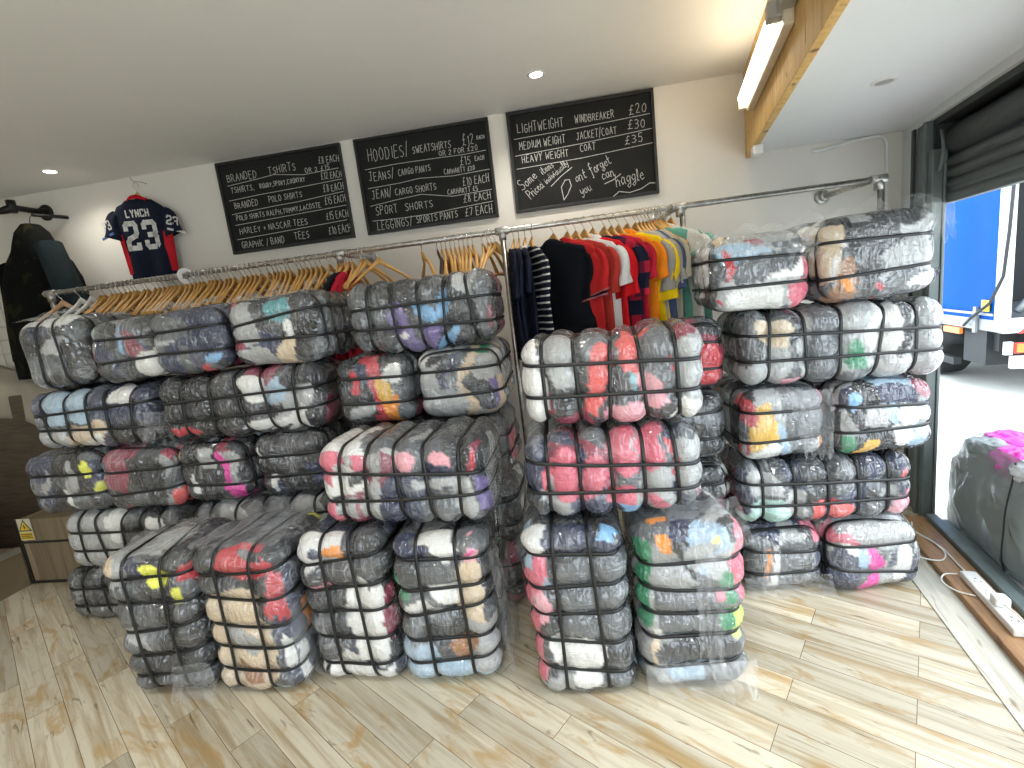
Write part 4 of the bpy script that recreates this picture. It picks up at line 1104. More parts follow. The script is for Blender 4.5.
c_scar = cloth('scarlet_cotton', (.60,.012,.018)); c_wine = cloth('crimson_cotton', (.48,.018,.040)); c_orange = cloth('orange_cotton', (.85,.24,.015)); c_yel = cloth('yellow_cotton', (.85,.58,.01))
c_beige = cloth('beige_cotton', (.46,.42,.33)); c_grey = cloth('grey_marl_cotton', (.36,.35,.32)); c_blue = cloth('slate_blue_cotton', (.070,.095,.19)); c_teal = cloth('sea_green_cotton', (.14,.38,.29)); c_cream = cloth('off_white_cotton', (.66,.64,.58)); c_pink = cloth('pink_trim', (.36,.10,.11))
c_stripe = stripe_cloth('navy_white_stripe_cloth', (.010,.012,.022), (.62,.62,.60), 0.034, 0.009)
def plaid():
    m = stripe_cloth('red_navy_plaid_cloth', (.45,.02,.045), (.012,.014,.03), 0.13, 0.075)
    nt = m.node_tree; b = nt.nodes['Principled BSDF']; src = b.inputs['Base Color'].links[0].from_socket
    tc = N(nt, 'ShaderNodeTexCoord'); sp = N(nt, 'ShaderNodeSeparateXYZ'); nt.links.new(tc.outputs['Object'], sp.inputs[0])
    mo = N(nt, 'ShaderNodeMath', operation='FLOORED_MODULO'); mo.inputs[1].default_value = 0.11
    lt = N(nt, 'ShaderNodeMath', operation='LESS_THAN'); lt.inputs[1].default_value = 0.055
    nt.links.new(sp.outputs[0], mo.inputs[0]); nt.links.new(mo.outputs[0], lt.inputs[0])
    ml = N(nt, 'ShaderNodeMath', operation='MULTIPLY'); ml.inputs[1].default_value = 0.75; nt.links.new(lt.outputs[0], ml.inputs[0])
    c1 = mixc(nt, ml.outputs[0], src, (.012,.014,.035))
    nt.links.new(c1, b.inputs['Base Color'])
    return m
c_plaid = plaid()
HG = hang0
shirt('t_shirt', 'dark navy t-shirt hanging first right of the middle upright', c_navy, -0.262, -84, seed=1, hanger=HG, hint='first dark navy t-shirt right of the middle upright')
shirt('t_shirt', 'dark navy t-shirt hanging second right of the middle upright', c_navy, -0.232, -80, seed=2, hanger=HG, hint='second dark navy t-shirt right of the middle upright')
shirt('t_shirt', 'dark navy t-shirt with a white edge hanging beside the striped top', c_navy, -0.198, -78, seed=3, hanger=HG, hint='dark navy t-shirt with the white edge', collar=c_white)
shirt('striped_top', 'navy and white striped top hanging left of the big black polo shirt', c_stripe, -0.160, -70, seed=4, hanger=HG, hint='navy and white striped top')
shirt('polo_shirt', 'big black polo shirt with pink trimmed cuffs hanging turned towards the room', c_black, -0.045, -38, seed=5, hanger=HG, hint='big black polo shirt with pink trimmed cuffs', collar=c_black, length=.66, cuff=c_pink, hw=.245)
G0 = -48
shirt('polo_shirt', 'red polo shirt hanging right behind the black polo shirt', c_red, 0.030, G0, seed=6, hanger=HG, hint='red polo shirt behind the black polo', collar=c_red, cuff=c_pink)
shirt('t_shirt', 'faded rust red t-shirt hanging between the red polo and the white shirt', c_rust, 0.075, G0, seed=7, hanger=HG, hint='faded rust red t-shirt')
shirt('t_shirt', 'white t-shirt hanging among the red shirts', c_white, 0.120, G0, seed=8, hanger=HG, hint='white t-shirt among the red shirts', length=.56)
shirt('polo_shirt', 'bright scarlet polo shirt with striped collar hanging right of the white shirt', c_scar, 0.165, G0+2, seed=9, hanger=HG, hint='bright scarlet polo shirt', collar=c_white)
shirt('checked_shirt', 'red and navy checked shirt hanging right of the scarlet polo', c_plaid, 0.225, G0+2, seed=10, hanger=HG, hint='red and navy checked shirt', length=.58)
shirt('t_shirt', 'crimson t-shirt hanging between the checked shirt and the orange shirt', c_wine, 0.262, G0, seed=11, hanger=HG, hint='crimson t-shirt left of the orange one', length=.56)
shirt('t_shirt', 'orange t-shirt hanging left of the yellow polo', c_orange, 0.300, G0-2, seed=12, hanger=HG, hint='orange t-shirt', length=.58)
shirt('polo_shirt', 'bright yellow polo shirt hanging in the middle of the row of shirts', c_yel, 0.345, G0+1, sleeve=.27, seed=13, hanger=HG, hint='bright yellow polo shirt', collar=c_orange, length=.56)
shirt('t_shirt', 'pale grey t-shirt hanging right behind the yellow polo', c_grey, 0.388, G0-4, seed=14, hanger=HG, hint='pale grey t-shirt right behind the yellow polo', length=.57, hw=.20)
shirt('t_shirt', 'beige t-shirt hanging between two grey shirts right of the yellow polo', c_beige, 0.408, G0-6, seed=15, hanger=HG, hint='beige t-shirt between two grey ones', length=.57, hw=.20)
shirt('t_shirt', 'grey marl t-shirt hanging left of the slate blue shirt', c_grey, 0.427, G0-6, seed=16, hanger=HG, hint='grey t-shirt left of the slate blue shirt', length=.57, hw=.20)
shirt('t_shirt', 'slate blue t-shirt hanging among beige shirts', c_blue, 0.446, G0-7, seed=17, hanger=HG, hint='slate blue t-shirt', length=.56, hw=.20)
shirt('t_shirt', 'cream beige t-shirt hanging right behind the slate blue shirt', c_beige, 0.462, G0-9, seed=18, hanger=HG, hint='cream beige t-shirt right behind the slate blue shirt', length=.56, hw=.20)
for k, x in enumerate((0.480, 0.493, 0.506)):
    put(hang0, x, G0-8-2*k+180, label='bare wooden hanger beside the sea green dress shirt', group='bare hangers by the sea green shirt')
shirt('dress', 'sea green long top hanging near the right end of the shirts', c_teal, 0.530, G0-4, seed=19, hanger=HG, hint='sea green long top', length=.58, sleeve=.10, hw=.262)
shirt('polo_shirt', 'off white polo shirt with dark cuffs hanging at the right end of the shirts', c_cream, 0.568, G0-12, seed=20, hanger=HG, hint='off white polo shirt at the right end', collar=c_cream, cuff=c_blue, length=.55)
# two long coats among the bare hangers
shirt('coat', 'dark navy coat hanging behind the purple and blue bale', cloth('dark_coat_cloth', (.018,.020,.026)), -1.25, -86, seed=21, hanger=HG, hint='dark navy coat', length=.70, sleeve=.45, drop=80, cat='coat')
shirt('jumper', 'dark red jumper hanging right behind the dark navy coat', c_wine, -1.21, -84, seed=22, hanger=HG, hint='dark red jumper', length=.66, sleeve=.42, drop=80, cat='jumper')

# ------------------------------------------------------------------ chalk lettering
GL = {
'A': [[(0,0),(.3,1),(.6,0)],[(.12,.38),(.48,.38)]], 'B': [[(0,0),(0,1),(.4,.95),(.45,.75),(.35,.55),(0,.52)],[(.35,.55),(.52,.35),(.45,.05),(0,0)]],
'C': [[(.55,.9),(.3,1),(.08,.8),(0,.45),(.1,.1),(.35,0),(.58,.1)]], 'D': [[(0,0),(0,1),(.35,.95),(.55,.65),(.52,.3),(.3,.03),(0,0)]],
'E': [[(.5,1),(.05,1),(0,0),(.52,0)],[(.03,.52),(.4,.55)]], 'F': [[(.5,1),(.03,1),(0,0)],[(.03,.52),(.38,.55)]],
'G': [[(.55,.88),(.3,1),(.08,.8),(0,.4),(.15,.05),(.4,0),(.55,.2),(.55,.45),(.3,.45)]], 'H': [[(0,0),(0,1)],[(.52,0),(.52,1)],[(0,.5),(.52,.53)]],
'I': [[(.12,0),(.12,1)]], 'J': [[(.1,1),(.55,1)],[(.38,1),(.36,.15),(.2,0),(.02,.12)]], 'K': [[(0,0),(0,1)],[(.5,1),(.02,.45),(.52,0)]],
'L': [[(.02,1),(0,0),(.5,.02)]], 'M': [[(0,0),(.06,1),(.32,.35),(.6,1),(.66,0)]], 'N': [[(0,0),(0,1),(.5,0),(.52,1)]],
'O': [[(.28,1),(.05,.8),(0,.4),(.15,.03),(.4,.03),(.56,.4),(.5,.8),(.28,1)]], 'P': [[(0,0),(0,1),(.4,.95),(.5,.72),(.35,.5),(0,.47)]],
'Q': [[(.28,1),(.05,.8),(0,.4),(.15,.03),(.4,.03),(.56,.4),(.5,.8),(.28,1)],[(.35,.25),(.6,-.08)]], 'R': [[(0,0),(0,1),(.4,.95),(.5,.72),(.35,.52),(0,.5)],[(.25,.5),(.55,0)]],
'S': [[(.5,.9),(.28,1),(.05,.82),(.15,.58),(.42,.45),(.52,.22),(.3,0),(.0,.1)]], 'T': [[(0,1),(.6,1)],[(.3,1),(.28,0)]],
'U': [[(0,1),(.02,.25),(.2,0),(.42,.08),(.52,.4),(.52,1)],[(.52,.4),(.54,0)]], 'V': [[(0,1),(.28,0),(.56,1)]], 'W': [[(0,1),(.15,0),(.34,.65),(.52,0),(.7,1)]],
'X': [[(0,1),(.52,0)],[(.52,1),(0,0)]], 'Y': [[(0,1),(.28,.5),(.54,1)],[(.28,.5),(.24,0)]], 'Z': [[(0,1),(.52,1),(0,0),(.54,0)]],
'0': [[(.28,1),(.06,.75),(.02,.35),(.18,.02),(.4,.05),(.52,.45),(.46,.85),(.28,1)]], '1': [[(.08,.8),(.22,1),(.22,0)]],
'2': [[(.03,.8),(.2,1),(.45,.9),(.46,.65),(.05,.03),(.52,.03)]], '3': [[(.04,.92),(.3,1),(.48,.8),(.35,.55),(.15,.53)],[(.35,.55),(.54,.3),(.35,.02),(.02,.08)]],
'5': [[(.5,1),(.1,1),(.06,.58),(.35,.6),(.52,.35),(.38,.03),(.03,.05)]], '7': [[(.02,1),(.5,1),(.18,0)]],
'8': [[(.42,.9),(.22,1),(.06,.8),(.2,.56),(.42,.4),(.48,.15),(.25,0),(.03,.15),(.12,.4),(.38,.6),(.42,.9)]],
'#': [[(.55,.88),(.42,1),(.28,.85),(.26,.4),(.18,.1),(0,.0),(.2,.06),(.58,.0)],[(.05,.48),(.45,.5)]],
'/': [[(.0,-.15),(.35,1.15)]], ',': [[(.12,.08),(.04,-.18)]], '+': [[(.05,.45),(.45,.45)],[(.25,.7),(.25,.2)]], '.': [[(.05,0),(.08,.04)]],
'a': [[(.4,.42),(.2,.5),(.02,.25),(.15,0),(.38,.15),(.42,.48),(.42,.1),(.5,0)]], 'c': [[(.4,.42),(.2,.5),(.02,.25),(.15,0),(.42,.08)]],
'd': [[(.4,.35),(.2,.48),(.02,.25),(.15,0),(.4,.2),(.42,1),(.42,.02),(.5,0)]], 'e': [[(.03,.25),(.38,.3),(.3,.48),(.1,.42),(.04,.15),(.2,0),(.42,.1)]],
'f': [[(.45,.85),(.35,1),(.22,.8),(.2,.2),(.12,-.35),(0,-.3)],[(.05,.48),(.42,.5)]], 'g': [[(.4,.4),(.2,.5),(.02,.28),(.15,.05),(.38,.2),(.42,.48),(.38,-.25),(.18,-.4),(.02,-.25),(.45,.05)]],
'h': [[(0,0),(.05,1)],[(.02,.3),(.22,.5),(.36,.35),(.36,0),(.44,0)]], 'i': [[(.05,.5),(.05,.05),(.14,0)],[(.06,.72),(.08,.76)]], 'l': [[(0,0),(.18,.6),(.2,.95),(.1,1),(.06,.5),(.1,.05),(.22,0)]],
'm': [[(0,0),(.03,.5)],[(.03,.35),(.15,.5),(.24,.35),(.24,0)],[(.24,.35),(.38,.5),(.46,.35),(.46,0),(.54,0)]], 'n': [[(0,0),(.03,.5)],[(.03,.35),(.2,.5),(.32,.35),(.32,0),(.4,0)]],
'o': [[(.2,.5),(.03,.35),(.05,.08),(.22,0),(.38,.2),(.32,.45),(.2,.5)]], 'p': [[(0,-.4),(.05,.5)],[(.04,.35),(.25,.5),(.38,.3),(.25,.03),(.03,.1)]],
'r': [[(0,0),(.03,.5)],[(.03,.3),(.15,.48),(.3,.45)]], 's': [[(.32,.42),(.15,.5),(.05,.38),(.28,.18),(.2,0),(0,.06)]], 't': [[(.15,.95),(.12,.1),(.25,0),(.35,.05)],[(0,.58),(.32,.6)]],
'u': [[(0,.5),(.03,.1),(.18,0),(.34,.2),(.36,.5),(.36,.08),(.44,0)]], 'v': [[(0,.5),(.15,0),(.34,.5)]], 'y': [[(0,.5),(.05,.15),(.2,.08),(.36,.3)],[(.4,.5),(.3,-.2),(.12,-.4),(0,-.25)]],
}
def ribbon(mb, pts, w, y, Mx=None):
    pts = [Vector((p[0], p[1], 0)) for p in pts]
    for a, b in zip(pts[:-1], pts[1:]):
        d = b - a
        if d.length < 1e-6: continue
        d.normalize(); nrm = Vector((-d.y, d.x, 0))*w*0.5
        a2 = a - d*w*0.35; b2 = b + d*w*0.35
        q = [a2+nrm, a2-nrm, b2-nrm, b2+nrm]
        vs = [Vector((v.x, -y, v.y)) for v in q]
        if Mx is not None: vs = [Mx @ v for v in vs]
        mb.add(vs, [(0, 1, 2, 3)])
def write(mb, text, x, z, size, width, rnd, rot=0.0, w=0.0034, y=0.0, space=0.28, shear=0.0):
    """handwriting along a line: total WIDTH metres, letters SIZE tall"""
    adv = []
    for ch in text:
        if ch == ' ': adv.append(0.45)
        else:
            mx = max(p[0] for s_ in GL[ch] for p in s_); adv.append(mx + space)
    tot = sum(adv); sx = width/tot
    cur = 0.0; ca, sa = math.cos(rot), math.sin(rot)
    for ch, a in zip(text, adv):
        if ch != ' ':
            js, jy = rnd.uniform(.88, 1.1), rnd.uniform(-.06, .06)
            sk = shear + rnd.uniform(-.06, .08)
            for st in GL[ch]:
                pts = []
                for (px, py) in st:
                    ux = (cur + px + sk*py + rnd.uniform(-.02, .02))*sx; uz = (py*js + jy + rnd.uniform(-.02, .02))*size
                    pts.append((x + ux*ca - uz*sa, z + ux*sa + uz*ca))
                ribbon(mb, pts, w, y)
        cur += a
def chalkboard(x0, x1, ztl, label, rows, lines, extra=None, seed=0, bw=0.89, bh=0.594, roll=0.0, cut=0.0):
    """rows: (text, u0, v_baseline, size, width, slope)"""
    root = empty('chalkboard', ((x0+x1)/2, 3.2, ztl - bh/2), 0, label, 'chalkboard', 'price boards on the back wall')
    root.rotation_euler = (0, R(roll), 0)
    W = x1-x0; hx, hz = W/2, bh/2; fw = 0.018
    mb = MB(); mb.box((-hx+0.004, -0.012, -hz+0.004), (hx-0.004, -0.002, hz-0.004)); mb.build('board_panel', M['boardblack'], root)
    mb = MB()
    for lo, hi in (((-hx, -0.026, hz-fw), (hx, -0.001, hz)), ((-hx, -0.026, -hz), (hx, -0.001, -hz+fw)), ((-hx, -0.026, -hz+fw), (-hx+fw, -0.001, hz-fw)), ((hx-fw, -0.026, -hz+fw), (hx, -0.001, hz-fw))):
        mb.box(lo, hi)
    mb.build('board_frame', M['boardframe'], root, bevel=0.002)
    rnd = random.Random(seed)
    for (text, u, v, size, width, slope) in rows:
        mb = MB(); write(mb, text, -hx + u*W, hz - v*bh, size, width*W, rnd, rot=slope, y=0.0128)
        mb.build('chalk_writing', M['chalk'], root)
    if extra: extra(root, rnd, hx, hz, W, bh)
    for (pts) in lines:
        mb = MB()
        P = [(-hx + u*W, hz - v*bh + rnd.uniform(-.0012, .0012)) for u, v in pts]
        Q = []
        for a, b in zip(P[:-1], P[1:]):
            for k in range(6): Q.append((a[0]+(b[0]-a[0])*k/6, a[1]+(b[1]-a[1])*k/6))
        Q.append(P[-1])
        ribbon(mb, Q, 0.0036, 0.0127)
        mb.build('chalk_line', M['chalk'], root)
    return root
H1, H2 = 0.052, 0.034
chalkboard(-2.248, -1.362, 2.627, 'left chalkboard listing t-shirt and polo prices in six chalk rows',
  [('BRANDED', .07, .213, .046, .25, .0), ('TSHIRTS', .41, .200, .046, .23, .0), ('#8 EACH', .815, .180, .044, .165, 0), ('OR 2 #15', .70, .248, .028, .2, .0),
   ('TSHIRTS,', .08, .335, .036, .20, 0), ('RUGBY,SPORT,COUNTRY', .32, .330, .028, .37, .0), ('#12 EACH', .815, .345, .040, .165, 0),
   ('BRANDED', .085, .505, .038, .20, 0), ('POLO SHIRTS', .37, .490, .036, .28, .0), ('#8 EACH', .815, .475, .042, .165, 0),
   ('POLO SHIRTS RALPH,TOMMY,LACOSTE', .08, .635, .030, .70, .01), ('#15 EACH', .81, .605, .044, .17, 0),
   ('HARLEY + NASCAR TEES', .085, .785, .038, .57, .0), ('#15 EACH', .80, .765, .044, .18, 0),
   ('GRAPHIC / BAND', .08, .945, .042, .36, .0), ('TEES', .52, .930, .044, .13, 0), ('#10 EACH', .80, .930, .048, .185, .0)],
  [[(.06, .252), (.3, .228), (.45, .212), (.68, .262), (.96, .25)], [(.05, .412), (.3, .395), (.6, .385), (.97, .366)], [(.05, .562), (.4, .54), (.6, .53), (.97, .50)], [(.06, .682), (.4, .67), (.97, .645)], [(.05, .84), (.5, .82), (.96, .80)]], seed=3)
chalkboard(-1.268, -.386, 2.628, 'middle chalkboard headed hoodies and sweatshirts in chalk',
  [('HOODIES/', .09, .240, .072, .32, .0), ('SWEATSHIRTS', .43, .232, .042, .29, .0), ('#12', .80, .235, .062, .09, 0), ('EACH', .905, .195, .020, .06, 0), ('OR 2 FOR #20', .62, .298, .030, .29, .0),
   ('JEANS/', .075, .440, .052, .20, .0), ('CARGO PANTS', .30, .430, .036, .25, .0), ('#15', .765, .425, .048, .085, 0), ('EACH', .875, .400, .024, .07, 0), ('CARHARTT #20', .64, .488, .028, .23, .0),
   ('JEAN/', .075, .625, .052, .16, .0), ('CARGO SHORTS', .255, .625, .040, .32, .0), ('#10 EACH', .765, .632, .050, .20, .0), ('CARHARTT #5', .645, .698, .030, .23, .0),
   ('SPORT', .085, .800, .054, .18, 0), ('SHORTS', .315, .800, .044, .22, .0), ('#8 EACH', .755, .800, .044, .21, .0),
   ('LEGGINGS/', .08, .958, .050, .28, .0), ('SPORTS PANTS', .385, .945, .042, .32, .0), ('#7 EACH', .755, .945, .050, .21, 0)],
  [[(.055, .315), (.3, .308), (.55, .312), (.8, .322), (.96, .315)], [(.055, .512), (.3, .505), (.45, .488), (.7, .515), (.97, .505)], [(.05, .70), (.25, .672), (.45, .652), (.68, .722), (.97, .71)], [(.05, .855), (.3, .868), (.5, .868), (.7, .85), (.97, .83)]], seed=5)
def scrawl(root, rnd, hx, hz, W, bh):
    def wr(t, u, v, size, width, rot):
        mb = MB(); write(mb, t, -hx+u*W, hz-v*bh, size, width*W, rnd, rot=rot, y=0.0128, space=.12); mb.build('chalk_writing', M['chalk'], root)
    wr('Some', .06, .775, .066, .145, R(34)); wr('items', .215, .655, .050, .10, R(30))
    wr('Priced', .115, .875, .062, .13, R(36)); wr('individually', .235, .745, .042, .20, R(33))
    wr('ont', .44, .765, .062, .085, R(12)); wr('forget', .55, .72, .066, .16, R(22)); wr('you', .47, .90, .06, .085, R(18)); wr('can', .625, .79, .06, .09, R(14)); wr('haggle', .715, .87, .078, .20, R(8))
    for pts in ([(.345, .93), (.335, .80), (.365, .735), (.395, .735), (.405, .80), (.375, .88), (.345, .93)], [(.265, .775), (.34, .69), (.42, .62)], [(.635, .83), (.70, .80), (.75, .755)], [(.69, .965), (.73, .925), (.80, .95), (.88, .93), (.94, .885), (.99, .895)]):
        mb = MB(); ribbon(mb, [(-hx+u*W, hz-v*bh) for u, v in pts], 0.0045, 0.0127); mb.build('chalk_line', M['chalk'], root)
chalkboard(-.272, .612, 2.632, 'right chalkboard with windbreaker and coat prices and a note about haggling',
  [('LIGHTWEIGHT', .07, .210, .054, .33, .0), ('WINDBREAKER', .47, .205, .040, .27, .0), ('#20', .835, .205, .052, .125, 0),
   ('MEDIUM WEIGHT', .07, .372, .044, .33, .0), ('JACKET/COAT', .47, .362, .042, .28, .0), ('#30', .82, .345, .050, .125, 0),
   ('HEAVY WEIGHT', .08, .505, .042, .335, .0), ('COAT', .49, .480, .038, .11, .0), ('#35', .795, .478, .046, .13, 0)],
  [[(.04, .262), (.5, .25), (.97, .225)], [(.035, .425), (.5, .405), (.98, .365)], [(.035, .558), (.5, .545), (.975, .505)]], extra=scrawl, seed=8)

# ------------------------------------------------------------------ navy sports shirt on the wall
JX, JY, JZ = -2.79, 3.10, 2.550
JYAW = 16
js = shirt('sports_shirt', 'navy sports shirt with white number 23 and red collar hanging on the wall', c_navy, JX, JYAW, length=.56, hw=.205, sleeve=.20, seed=31, th=.034, drop=72, z0=JZ, y=JY, bottom_taper=.86, neckw=.080, collar=cloth('red_rib_collar', (.50, .012, .022)))
hj = copy_tree(hang0); hj.location = (JX, JY, JZ); hj.rotation_euler = (0, 0, R(JYAW)); js.scale = (.80, .9, .96); hj.scale = (.80, .9, .96)
hj['label'] = 'wooden hanger on a wall hook holding the navy sports shirt'
del hj['group']
mb = MB(); mb.tube([(JX, 3.199, JZ+0.03), (JX, 3.14, JZ+0.03), (JX, 3.10, JZ+0.022), (JX, 3.075, JZ+0.03), (JX, 3.07, JZ+0.045)], 0.003, 8)
tag(mb.build('wall_hook', M['wire'], None, smooth=True), 'small metal hook in the wall above the navy sports shirt', 'hook')
m_num = cloth('white_print', (.68,.68,.66), .1); m_redp = cloth('red_side_panel', (.55,.02,.03)); m_bluep = cloth('blue_sleeve_band', (.10,.16,.45))
def blockdigits(mb, ch, x, z, w, h, t, y):
    S = {'2': [[(0,.78),(.0,.92),(.15,1),(.85,1),(1,.9),(1,.62),(.85,.5),(.2,.38),(0,.25),(0,0)],[(0,0),(1,0),(1,.14)]],
         '3': [[(0,.8),(0,.92),(.15,1),(.85,1),(1,.9),(1,.6),(.85,.5),(.35,.5)],[(.85,.5),(1,.4),(1,.1),(.85,0),(.15,0),(0,.1),(0,.22)]],
         'L': [[(0,1),(0,0),(.9,0)]], 'Y': [[(0,1),(.5,.5),(1,1)],[(.5,.5),(.5,0)]], 'N': [[(0,0),(0,1),(1,0),(1,1)]], 'C': [[(1,.8),(1,1),(0,1),(0,0),(1,0),(1,.2)]], 'H': [[(0,0),(0,1)],[(1,0),(1,1)],[(0,.5),(1,.5)]]}
    for st in S[ch]: ribbon(mb, [(x+p[0]*w, z+p[1]*h) for p in st], t, y)
YF = .066
mb = MB(); blockdigits(mb, '2', -.115, -.43, .075, .165, .034, YF); mb.build('number', m_num, js)
mb = MB(); blockdigits(mb, '3', .025, -.43, .080, .165, .034, YF); mb.build('number', m_num, js)
mb = MB()
for k, ch in enumerate('LYNCH'): blockdigits(mb, ch, -.088+.037*k, -.222, .022, .044, .0095, YF)
mb.build('lettering', m_num, js)
for sg in (-1, 1):
    Mx = Matrix.Translation((sg*.252, -.062, -.265)) @ Matrix.Rotation(R(sg*14), 4, 'Y') @ Matrix.Rotation(R(sg*18), 4, 'Z')
    for k, ch in enumerate('23'):
        mb = MB(); b2 = MB(); blockdigits(b2, ch, -.038+.044*k, -.03, .026, .055, .011, .0); mb.add([Mx @ Vector(v) for v in b2.v], b2.f)
        mb.build('sleeve_number', m_num, js)
    Mx = Matrix.Translation((sg*.262, -.058, -.335)) @ Matrix.Rotation(R(sg*14), 4, 'Y') @ Matrix.Rotation(R(sg*18), 4, 'Z')
    mb = MB(); mb.box((-.062, -.004, -.007), (.062, .004, .007), Mx); mb.build('sleeve_band', m_num if sg > 0 else m_bluep, js)
for sg in (-1, 1):
    mb = MB(); P = []
    for i in range(9):
        z = -.33 - .034*i; w_ = .205*(.95 + (.86-.95)*(i/8)) - .002*0
        P.append([Vector((sg*(w_*.80 - .012*i/8), -.056, z)), Vector((sg*(w_*.93), -.050, z)), Vector((sg*(w_+.008), -.030, z)), Vector((sg*(w_+.010), -.005, z))])
    mb.grid(P); mb.build('side_panel', m_redp, js, smooth=True)

# ------------------------------------------------------------------ dark coat on a pipe bracket at far left
br = empty('pipe_bracket', (-3.62, 3.2, 2.50), 0, 'black iron pipe bracket with round flange sticking out of the wall at far left', 'bracket')
mb = MB(); Mx = Matrix.Rotation(PI/2, 4, 'X'); mb.lathe([(0.055, 0), (0.055, 0.010), (0.046, 0.014), (0.026, 0.016), (0.026, 0.05)], 24, Mx); mb.build('flange', M['blackpipe'], br, smooth=False)
mb = MB(); mb.tube([(0, -0.02, 0), (0, -0.20, 0), (-0.004, -0.225, -0.004), (-0.02, -0.24, -0.015), (-0.05, -0.245, -0.02), (-0.30, -0.27, 0.0), (-0.31, -0.27, 0.0)], [0.02, 0.02, 0.024, 0.026, 0.022, 0.018, 0.016], 14); mb.build('arm', M['blackpipe'], br, smooth=True)
mb = MB(); mb.tube([(0, -0.222, 0.045), (0, -0.222, -0.035)], 0.026, 14); mb.build('elbow', M['blackpipe'], br, smooth=True)
def camo():
    m = cloth('dark_camouflage_cloth', (.004,.0045,.004))
    nt = m.node_tree; b = nt.nodes['Principled BSDF']; src = b.inputs['Base Color'].links[0].from_socket
    tc = N(nt, 'ShaderNodeTexCoord'); nz = N(nt, 'ShaderNodeTexNoise', i_Scale=6.0, i_Detail=2.0, i_Distortion=.6); nt.links.new(tc.outputs['Object'], nz.inputs[0])
    rp = ramp(nt, [(.54, 0.0), (.58, .8)], 'CONSTANT'); nt.links.new(nz.outputs[0], rp.inputs[0])
    nt.links.new(mixc(nt, rp.outputs[0], src, (.018,.017,.006)), b.inputs['Base Color'])
    return m
coat = empty('waxed_coat', (-3.46, 2.93, 2.36), R(0), 'dark olive hooded coat with camouflage front hanging in the far left corner', 'coat')
rows = [(0.0, .04, .05), (-.05, .085, .08), (-.11, .10, .10), (-.17, .12, .11), (-.25, .20, .12), (-.36, .25, .13), (-.5, .27, .14), (-.66, .285, .15), (-.82, .295, .16), (-1.0, .30, .16)]
P = []
for i, (z, w, d) in enumerate(rows):
    P.append([Vector((w*math.copysign(abs(math.cos(a))**.75, math.cos(a)) - .04*(i/9), d*math.copysign(abs(math.sin(a))**.85, math.sin(a)) + .012*math.sin(6*a + i)*(i/9), z)) for a in [2*PI*(q % 40)/40 for q in range(41)]])
mb = MB(); mb.grid(P); mb.build('coat_body', camo(), coat, smooth=True)
mb = MB()
P = []
for i in range(9):
    t_ = i/8
    c = Vector((.15+.13*t_, -.05, -.15-.66*t_)); P.append([c + Vector(((.05+.05*t_)*math.cos(a), .085*math.sin(a), .02*math.cos(a))) for a in [2*PI*q/18 for q in range(19)]])
mb.grid(P); mb.build('sleeve', cloth('teal_waxed_cloth', (.020,.030,.033), .6), coat, smooth=True)
mb = MB(); P = []
for i in range(9):
    t_ = i/8
    c = Vector((-.22-.09*t_, -.02, -.24-.62*t_)); P.append([c + Vector((.055*math.cos(a), .065*math.sin(a), .02*math.cos(a))) for a in [2*PI*q/18 for q in range(19)]])
mb.grid(P); mb.build('sleeve', camo(), coat, smooth=True)
mb = MB(); mb.tube([(0, 0, -.02), (0, 0, .02), (0, .01, .05), (0, .03, .068)], .0025, 6)
mb.tube([(0, .03, .068), (0, .245, .085), (0, .262, .085)], .012, 10); mb.build('coat_peg', M['blackpipe'], coat, smooth=True)
# white grid display panel on the wall behind
gp = empty('grid_panel', (-3.98, 3.17, 1.24), 0, 'white wire grid display panel against the wall behind the dark coat', 'grid panel')
for k in range(7):
    mb = MB(); mb.tube([(-.30+.1*k, 0, 0), (-.30+.1*k, 0, .72)], .004, 6); mb.build('upright_wire', M['gridwire'], gp, smooth=True)
for k in range(8):
    mb = MB(); mb.tube([(-.31, -.006, .01+.1*k), (.31, -.006, .01+.1*k)], .004, 6); mb.build('cross_wire', M['gridwire'], gp, smooth=True)
# pale sheet folded over the boxing, dark printed bag above it
P = []
for i in range(17):
    u = i/16
    row = []
    for j in range(13):
        v = j/12
        if v < .35: y, z = 3.17 - v/.35*.16, 1.262 + .24*(1-u)*(1 - v/.35*.3)
        else: y, z = 3.005 - .02*math.sin(9*u) , 1.262 + .17*(1-u) - (v-.35)/.65*.30
        row.append(Vector((-4.5 + .80*u, y + .01*math.sin(13*u+2*v), z + .012*math.sin(7*u + 5*v))))
    P.append(row)
mb = MB(); mb.grid(P)
o = mb.build('dust_sheet', M['paleblanket'], None, smooth=True); md = o.modifiers.new('thick', 'SOLIDIFY'); md.thickness = .006
tag(o, 'pale beige dust sheet thrown over the brown boxing at far left', 'dust sheet')

# ------------------------------------------------------------------ outside: lorry
TA = R(12.0)
lor = empty('lorry', (3.99, 5.0, 0), -TA, 'lorry with a blue curtain side and dark open rear parked outside the doorway', 'lorry')
# local: x to the right (across the rear), y forward along the lorry, left rear corner at origin
def tb(name, mat, *boxes, bevel=0.0):
    mb = MB()
    for lo, hi in boxes: mb.box(lo, hi)
    return mb.build(name, mat, lor, bevel=bevel)
LW, LL, Z0, Z1 = 2.1, 7.6, .80, 3.0
